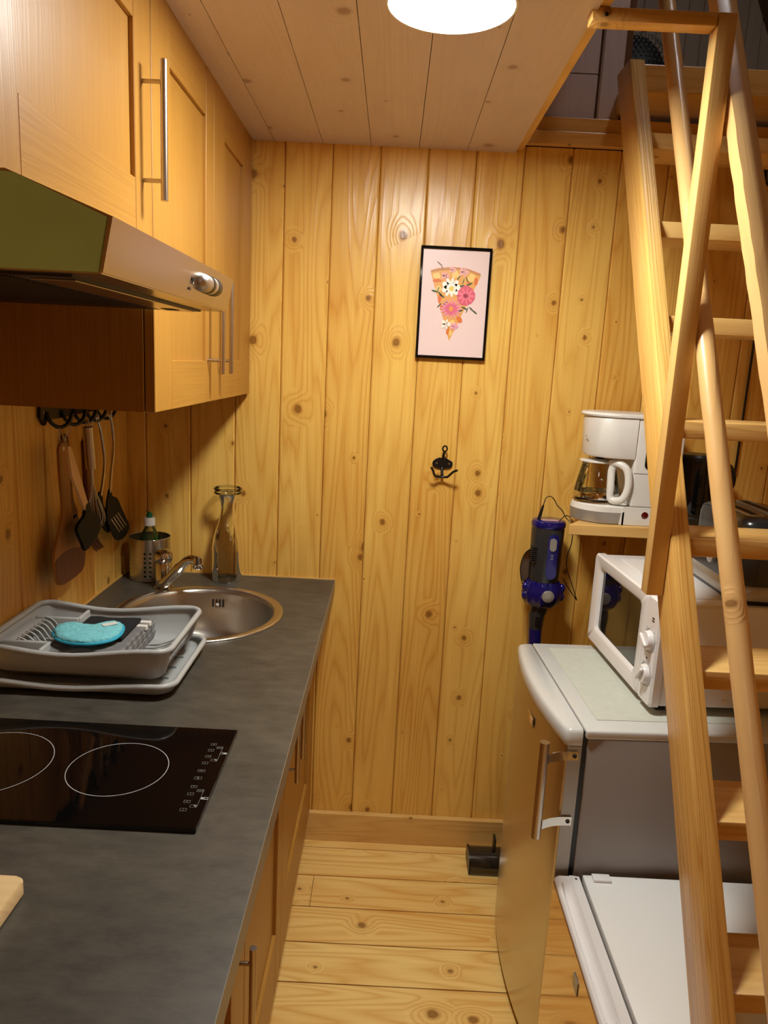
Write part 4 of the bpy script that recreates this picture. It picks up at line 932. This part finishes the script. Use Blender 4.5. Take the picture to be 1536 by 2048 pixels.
for zc, ang, col in ((MZ+0.143, 0.5, 'grey'), (MZ+0.066, -0.9, 'grey')):
    yc = 0.036
    bm = new(); tube(bm, [(0.0-0.0008, yc+0.0265*math.cos(2*PI*k/28), zc+0.0265*math.sin(2*PI*k/28)) for k in range(28)], 0.0009, 5, True); mo('dial_ring', bm, 'grey', 50, mp_)
    bm = new(); lathe(bm, [(0.0215, 0.0), (0.0205, -0.008), (0.018, -0.0112)], (0, yc, zc), 'x', 28); kb = mo('knob', bm, 'whitepl', 40, mp_)
    bm = new(); pr2 = [(0.0165, -0.0127), (0.0165, -0.020), (0.012, -0.0225)]
    t2 = bmesh.new(); add_box(t2, -0.0190, -0.0115, -0.0195, 0.0195, -0.0042, 0.0042, bev=0.003, seg=3)
    bmesh.ops.rotate(t2, verts=t2.verts, cent=(0, 0, 0), matrix=Matrix.Rotation(ang+PI/2*0, 3, 'X')); bmesh.ops.translate(t2, verts=t2.verts, vec=(0, yc, zc)); merge(bm, t2); mo('knob_grip', bm, 'whitepl', 40, mp_)
    bm = new()
    for k in range(7):
        a = math.radians(-120+k*40+90); add_box(bm, -0.0006, 0.0, yc+0.031*math.cos(a)-0.0012, yc+0.031*math.cos(a)+0.0012, zc+0.031*math.sin(a)-0.0012, zc+0.031*math.sin(a)+0.0012)
    mo('dial_marks', bm, 'grey', 0, mp_)
bm = new()
for dz in (0.0, 0.006): add_box(bm, -0.0007, 0.0, 0.025, 0.036, MZ+0.186+dz, MZ+0.1895+dz, bev=0.0003, seg=1)
add_box(bm, -0.0007, 0.0, 0.037, 0.044, MZ+0.099, MZ+0.103, bev=0.0003, seg=1); mo('heat_symbols', bm, 'black', 0, mp_)
bm = new(); lathe(bm, [(0.004, 0), (0.0032, -0.0015)], (0.165, 0.004, MZ+0.022), 'y', 12); mo('screw', bm, 'chrome')

# ------------------------------------------------------------------ shelf, coffee maker, kettle, toaster
SHZ = 1.172
bm = new(); ext(bm, [(0.497, 1.950), (1.295, 1.950), (1.295, D-0.001), (0.556, D-0.001), (0.556, 2.03)], 'xy', SHZ-0.030, SHZ)
bmesh.ops.bevel(bm, geom=bm.edges[:], offset=0.002, segments=1, affect='EDGES')
tag(obj('wall_shelf', bm, 'beamx', origin=(0.9, D, SHZ-0.03)), 'pale pine shelf on the back wall holding the coffee maker', 'shelf')
cm = thing('coffee_maker', (0.63, 2.055, SHZ), 'white drip coffee maker with glass jug on the pine shelf', 'coffee maker')
CY0, CY1 = 1.972, 2.138; cyc = (CY0+CY1)/2
def stad(x0, x1, y0, y1, r, z, n=8):   # outline rounded on the -x side
    out = [(x1, y0), (x1, y1)]; cx = x0+r
    for k in range(n*2+1):
        a = PI/2+PI*k/(2*n); out.append((cx+r*math.cos(a), (y0+y1)/2+(y1-y0)/2*math.sin(a)))
    return [(a, b_, z) for a, b_ in out]
bm = new(); loft(bm, [stad(0.524, 0.730, CY0, CY1, 0.085, SHZ+0.002), stad(0.522, 0.730, CY0, CY1, 0.085, SHZ+0.032)]); obj('base_band', bm, 'silverpl', cm, 40, label='silver band around the base')
bm = new(); loft(bm, [stad(0.522, 0.7302, CY0-0.0003, CY1, 0.085, SHZ+0.0325), stad(0.527, 0.7302, CY0, CY1, 0.08, SHZ+0.047), stad(0.534, 0.7302, CY0+0.005, CY1-0.004, 0.075, SHZ+0.050)]); obj('base', bm, 'coffeewhite', cm, 40)
bm = new(); ext(bm, [(0.636, SHZ+0.001), (0.640, SHZ+0.034), (0.648, SHZ+0.036), (0.648, SHZ+0.001)], 'xz', CY0-0.0016, CY0+0.001); add_box(bm, 0.643, 0.731, CY0-0.0016, CY0+0.001, SHZ+0.001, SHZ+0.0500); obj('side_cheek', bm, 'coffeewhite', cm)
bm = new(); lathe(bm, [(0.062, 0), (0.062, 0.004), (0.056, 0.0055), (0.001, 0.0055)], (0.590, cyc, SHZ+0.0503), 'z', 36); obj('hotplate', bm, 'handle', cm, 40)
obj('tower', box(0.662, 0.790, CY0+0.002, CY1-0.002, SHZ+0.0505, SHZ+0.294, bev=0.006, seg=3), 'coffeewhite', cm, 35)
obj('tower_foot', box(0.7305, 0.790, CY0, CY1, SHZ+0.001, SHZ+0.050, bev=0.004), 'coffeewhite', cm, 35)
bm = new(); ext(bm, rrect(0.689, 0.735, SHZ+0.155, SHZ+0.235, 0.012), 'xz', CY0+0.0002, CY0+0.003); obj('water_window', bm, 'water', cm)
obj('seam', box(0.662, 0.789, CY0+0.0008, CY0+0.0025, SHZ+0.143, SHZ+0.1445), 'grey', cm)
bm = new(); loft(bm, [stad(0.546, 0.661, CY0+0.004, CY1-0.004, 0.078, SHZ+0.180), stad(0.540, 0.661, CY0+0.001, CY1-0.001, 0.080, SHZ+0.188), stad(0.536, 0.661, CY0, CY1, 0.083, SHZ+0.284), stad(0.540, 0.661, CY0+0.003, CY1-0.003, 0.080, SHZ+0.2885)]); obj('filter_holder', bm, 'coffeewhite', cm, 40)
bm = new(); loft(bm, [stad(0.530, 0.782, CY0-0.002, CY1+0.002, 0.088, SHZ+0.2895), stad(0.527, 0.785, CY0-0.003, CY1+0.003, 0.09, SHZ+0.294), stad(0.532, 0.78, CY0, CY1, 0.086, SHZ+0.300)]); obj('lid', bm, 'coffeewhite', cm, 40)
bm = new(); lathe(bm, [(0.014, 0.0), (0.011, -0.010), (0.006, -0.014)], (0.590, cyc, SHZ+0.180), 'z', 16); obj('drip_valve', bm, 'black', cm, 40)
bm = new(); lathe(bm, [(0.0135, 0), (0.0135, -0.003), (0.0105, -0.004)], (0.704, CY0+0.002, SHZ+0.030), 'y', 24); obj('switch_ring', bm, 'coffeewhite', cm, 40)
bm = new(); lathe(bm, [(0.0095, 0), (0.0095, -0.0036), (0.006, -0.0048)], (0.704, CY0+0.001, SHZ+0.030), 'y', 24); obj('switch', bm, 'red', cm, 40)
obj('side_text', box(0.5352, 0.5362, cyc-0.045, cyc-0.030, SHZ+0.232, SHZ+0.236), 'grey', cm)
# jug (lifts out)
jg = thing('coffee_jug', (0.590, cyc, SHZ+0.056), 'glass coffee jug with white handle and lid, on the coffee maker', 'jug')
bm = new(); lathe(bm, [(0.056, SHZ+0.0565), (0.061, SHZ+0.060), (0.062, SHZ+0.078), (0.058, SHZ+0.100), (0.050, SHZ+0.135), (0.0455, SHZ+0.155), (0.0465, SHZ+0.160)], (0.590, cyc, 0), n=40, cap1=False); obj('glass', bm, 'glass', jg, 60)
bm = new(); lathe(bm, [(0.0622, SHZ+0.062), (0.0628, SHZ+0.064), (0.0628, SHZ+0.076), (0.0622, SHZ+0.078)], (0.590, cyc, 0), n=40, cap0=False, cap1=False); obj('band', bm, 'chrome', jg, 50)
bm = new(); lathe(bm, [(0.046, SHZ+0.1605), (0.052, SHZ+0.162), (0.052, SHZ+0.1645), (0.030, SHZ+0.169), (0.015, SHZ+0.170)], (0.588, cyc, 0), n=36); obj('lid', bm, 'coffeewhite', jg, 40)
hx, hy = 0.618, cyc-0.062
bm = new(); H_ = spline([(0.610, cyc-0.045, SHZ+0.163), (0.622, hy, SHZ+0.166), (0.642, hy-0.014, SHZ+0.154), (0.650, hy-0.020, SHZ+0.128), (0.650, hy-0.020, SHZ+0.095), (0.640, hy-0.016, SHZ+0.070), (0.622, hy-0.004, SHZ+0.063), (0.612, hy+0.004, SHZ+0.072), (0.611, hy+0.004, SHZ+0.10), (0.611, hy+0.010, SHZ+0.14), (0.614, hy+0.008, SHZ+0.155)], 5)
tube(bm, H_, [0.0105]*len(H_), 12); obj('handle', bm, 'coffeewhite', jg, 60)
# kettle
kt = thing('kettle', (0.868, 2.075, SHZ), 'black cylindrical kettle at the back of the pine shelf', 'kettle')
bm = new(); lathe(bm, [(0.060, SHZ+0.001), (0.062, SHZ+0.018), (0.058, SHZ+0.022)], (0.868, 2.075, 0), n=36); obj('stand', bm, 'black', kt, 40)
bm = new(); lathe(bm, [(0.056, SHZ+0.0225), (0.058, SHZ+0.03), (0.0545, SHZ+0.10), (0.052, SHZ+0.172), (0.052, SHZ+0.178)], (0.868, 2.075, 0), n=36); obj('body', bm, 'blackgloss', kt, 40)
bm = new(); lathe(bm, [(0.0535, SHZ+0.1785), (0.0535, SHZ+0.188), (0.048, SHZ+0.194), (0.001, SHZ+0.197)], (0.868, 2.075, 0), n=36); obj('lid', bm, 'black', kt, 40)
bm = new(); tube(bm, spline([(0.915, 2.05, SHZ+0.17), (0.945, 2.035, SHZ+0.165), (0.955, 2.03, SHZ+0.12), (0.93, 2.045, SHZ+0.05)], 5), 0.009, 10); obj('handle', bm, 'black', kt, 60)
# toaster on the microwave
TZ = MZ+MH-0.002
tt = thing('toaster', (0.83, 1.58, TZ), 'black long-slot toaster with silver base on top of the microwave', 'toaster')
TX0, TX1, TY0, TY1 = 0.744, 0.907, 1.496, 1.760
def tl(i, z, r=0.045): return [(a, b_, z) for a, b_ in rrect(TX0+i, TX1-i, TY0+i, TY1-i, r-i*0.5, 8)]
bm = new(); loft(bm, [tl(0.004, TZ+0.0005), tl(0.0, TZ+0.008), tl(0.0, TZ+0.010)]); obj('foot', bm, 'black', tt, 40)
bm = new(); loft(bm, [tl(-0.003, TZ+0.0102), tl(-0.005, TZ+0.014), tl(-0.002, TZ+0.036), tl(0.002, TZ+0.040)]); obj('base', bm, 'silverpl', tt, 40)
bm = new(); loft(bm, [tl(0.002, TZ+0.0402), tl(0.002, TZ+0.16), tl(0.006, TZ+0.175), tl(0.016, TZ+0.183), tl(0.03, TZ+0.185)]); obj('body', bm, 'darkbody', tt, 40)
for xs in (0.785, 0.842):
    bm = new(); a = rrect(xs-0.017, xs+0.017, TY0+0.035, TY1-0.035, 0.006, 3); b_ = rrect(xs-0.012, xs+0.012, TY0+0.040, TY1-0.040, 0.004, 3)
    loft(bm, [[(p, q, TZ+0.1845) for p, q in a], [(p, q, TZ+0.1885) for p, q in a], [(p, q, TZ+0.1885) for p, q in b_], [(p, q, TZ+0.1845) for p, q in b_]], False, False); obj('slot_rim', bm, 'silverpl', tt)
    obj('slot', box(xs-0.0115, xs+0.0115, TY0+0.041, TY1-0.041, TZ+0.1851, TZ+0.1862), 'gap', tt)
bm = new(); lathe(bm, [(0.017, 0), (0.0165, -0.007), (0.012, -0.009)], (TX0+0.002, 1.628, TZ+0.074), 'x', 24); obj('dial', bm, 'silverpl', tt, 40)
bm = new(); add_box(bm, TX0-0.0075, TX0-0.0068, 1.6265, 1.6295, TZ+0.066, TZ+0.082); obj('dial_mark', bm, 'paper', tt)
for yy in (1.590, 1.577):
    bm = new(); lathe(bm, [(0.0035, 0), (0.003, -0.003)], (TX0+0.002, yy, TZ+0.088), 'x', 12); obj('button', bm, 'silverpl', tt, 40)
# junction box on the wall
jb = thing('junction_box', (1.03, D, 2.13), 'small dark framed box on the back wall at the right picture edge', 'box')
obj('frame', box(0.985, 1.075, D-0.018, D-0.0005, 2.104, 2.158, bev=0.003), 'iron', jb); obj('cover', box(0.992, 1.068, D-0.0215, D-0.0185, 2.110, 2.152, bev=0.001), plain('box_cover', (90, 84, 62), 0.5), jb)
bm = new(); tube(bm, spline([(1.03, D-0.008, 2.104), (1.028, D-0.007, 2.03), (1.034, D-0.007, 1.9), (1.03, D-0.007, 1.7), (1.03, D-0.006, 1.3)], 5), 0.0035, 8); obj('cable', bm, 'iron', jb, 60)

# ------------------------------------------------------------------ cordless vacuum
vc = thing('cordless_vacuum', (0.478, 2.09, 0.01), 'blue and black cordless stick vacuum hanging on the back wall behind the fridge', 'vacuum')
VX, VY = 0.474, 2.095
bm = new(); lathe(bm, [(0.044, 0.972), (0.0455, 0.985), (0.046, 1.05), (0.0475, 1.125), (0.0465, 1.131)], (VX, VY, 0), n=36, sy=0.95); obj('motor_body', bm, 'darkbody', vc, 40)
bm = new(); lathe(bm, [(0.0475, 1.1313), (0.0495, 1.134), (0.0495, 1.144), (0.046, 1.151), (0.040, 1.1535), (0.001, 1.1535)], (VX, VY, 0), n=36, sy=0.95); obj('top_cap', bm, 'blue', vc, 40)
obj('top_label', box(VX-0.026, VX+0.022, VY-0.026, VY-0.010, 1.1537, 1.1545), plain('pink_label', (196, 160, 160), 0.5), vc)
bm = new(); ext(bm, rrect(VX-0.006, VX+0.024, 0.985, 1.118, 0.0148, 6), 'xz', VY-0.0475, VY-0.036); bp_ = obj('inlay', bm, 'blue', vc, 30)
bm = new(); ext(bm, rrect(VX-0.0015, VX+0.0175, 1.070, 1.107, 0.009, 6), 'xz', VY-0.0515, VY-0.0477); obj('button', bm, 'silverpl', bp_, 30)
bm = new()
for k in range(3): add_box(bm, VX+0.004, VX+0.012, VY-0.0482, VY-0.0477, 1.045+k*0.006, 1.0465+k*0.006)
obj('battery_marks', bm, 'grey', bp_)
bm = new()
for k in range(8): add_box(bm, VX-0.0478, VX-0.034, VY-0.034, VY-0.010, 1.030+k*0.0062, 1.033+k*0.0062, bev=0.0008, seg=1)
obj('vents', bm, 'gap', vc)
bm = new(); R_ = []
for z, r in ((0.888, 0.030), (0.898, 0.046), (0.912, 0.054), (0.932, 0.058), (0.950, 0.055), (0.968, 0.047), (0.972, 0.045)):
    R_.append([(VX+(r+0.0035*abs(math.sin(a*4.5)))*math.cos(a), VY+(r*0.85+0.003*abs(math.sin(a*4.5)))*math.sin(a), z) for a in [2*PI*k/54 for k in range(54)]])
loft(bm, R_); obj('cyclone_cup', bm, 'blue', vc, 40)
for sx_, sz_ in ((-0.053, 0.95), (-0.052, 0.925), (0.054, 0.95), (0.053, 0.925)):
    bm = new(); lathe(bm, [(0.001, -0.014), (0.008, -0.011), (0.011, 0), (0.008, 0.011), (0.001, 0.014)], (VX+sx_, VY-0.012, sz_), 'z', 14); obj('side_lobe', bm, 'blue', vc, 60)
bm = new(); lathe(bm, [(0.0175, 0), (0.0175, -0.006), (0.0145, -0.0078), (0.001, -0.008)], (VX+0.006, VY-0.052, 0.936), 'y', 30); obj('dial', bm, 'silverpl', vc, 40)
bm = new(); tube(bm, [(VX-0.004, VY, 0.889), (VX-0.010, VY, 0.86), (VX-0.010, VY, 0.82)], [0.027, 0.024, 0.021], 20); obj('neck', bm, 'darkbody', vc, 50)
bm = new(); tube(bm, [(VX-0.010, VY, 0.82), (VX-0.005, VY, 0.70), (VX+0.0, VY+0.01, 0.45), (VX-0.005, 2.09, 0.07)], [0.021, 0.0175, 0.0175, 0.0175], 20); obj('wand', bm, 'blue', vc, 50)
obj('neck_window', box(VX-0.018, VX-0.002, VY-0.0262, VY-0.020, 0.835, 0.865, bev=0.002), 'black', vc)
bm = new(); tube(bm, spline([(VX-0.036, VY-0.005, 1.07), (VX-0.060, VY, 1.048), (VX-0.070, VY, 1.01), (VX-0.066, VY, 0.975), (VX-0.056, VY, 0.945)], 5), 0.0016, 6); obj('loop_strap', bm, 'iron', vc, 60)
bm = new(); pts = spline([(VX-0.036, 1.07), (VX-0.060, 1.048), (VX-0.070, 1.01), (VX-0.066, 0.975), (VX-0.050, 0.955), (VX-0.036, 0.97)], 4); ext(bm, pts, 'xz', VY-0.001, VY+0.001); obj('dust_window', bm, 'smoke', vc)
obj('wall_bracket', box(VX-0.02, VX+0.02, VY+0.036, D-0.001, 0.99, 1.12, bev=0.003), 'black', vc)
bm = new(); tube(bm, [(0.441, VY-0.01, 1.150), (0.445, VY-0.012, 1.168), (0.4505, VY-0.015, 1.196)], [0.0052, 0.0048, 0.003], 10); obj('plug', bm, 'black', vc, 50)
cb = new(); tube(cb, spline([(0.4505, VY-0.015, 1.196), (0.456, VY-0.018, 1.218), (0.468, VY-0.02, 1.2235), (0.480, VY-0.02, 1.214), (0.488, VY-0.022, 1.200), (0.502, VY-0.03, 1.186), (0.512, VY-0.045, 1.168), (0.528, VY-0.06, 1.150), (0.5305, VY-0.06, 1.10), (0.523, VY-0.056, 1.06), (0.527, VY-0.052, 1.02), (0.545, VY-0.045, 0.98), (0.568, VY-0.04, 0.925)], 5), 0.0014, 6)
tube(cb, spline([(0.568, VY-0.04, 0.925), (0.552, VY-0.04, 0.945), (0.530, VY-0.042, 0.975), (0.522, VY-0.045, 0.99)], 5), 0.0014, 6)
tube(cb, spline([(0.500, 2.07, 1.156), (0.506, 2.06, 1.168), (0.510, 2.045, 1.176), (0.5195, 2.03, 1.1755)], 5), 0.0014, 6)
obj('charging_cable', cb, 'iron', vc, 60)
# floor head
bm = new(); HPf = [(2.036, 0.012), (2.028, 0.035), (2.034, 0.062), (2.055, 0.080), (2.085, 0.082), (2.112, 0.068), (2.12, 0.04), (2.118, 0.012)]
ext(bm, spline(HPf+[HPf[0]], 4)[:-1], 'yz', 0.320, 0.505); obj('roller_housing', bm, plain('smoked_cover', (70, 66, 60), 0.16, 0.75, coat=0.5), vc, 40)
bm = new(); ext(bm, [(a, b_) for a, b_ in rrect(2.029, 2.122, 0.004, 0.083, 0.034)], 'yz', 0.3145, 0.3195); obj('end_cap', bm, 'black', vc, 40)
obj('sole', box(0.313, 0.508, 2.026, 2.126, 0.0015, 0.014, bev=0.004), 'black', vc, 40)
obj('upright_lug', box(0.392, 0.399, 2.062, 2.094, 0.080, 0.128, bev=0.003), 'black', vc, 40)
for o in list(bpy.data.objects):
    if o.type == 'EMPTY': o.empty_display_size = 0.02
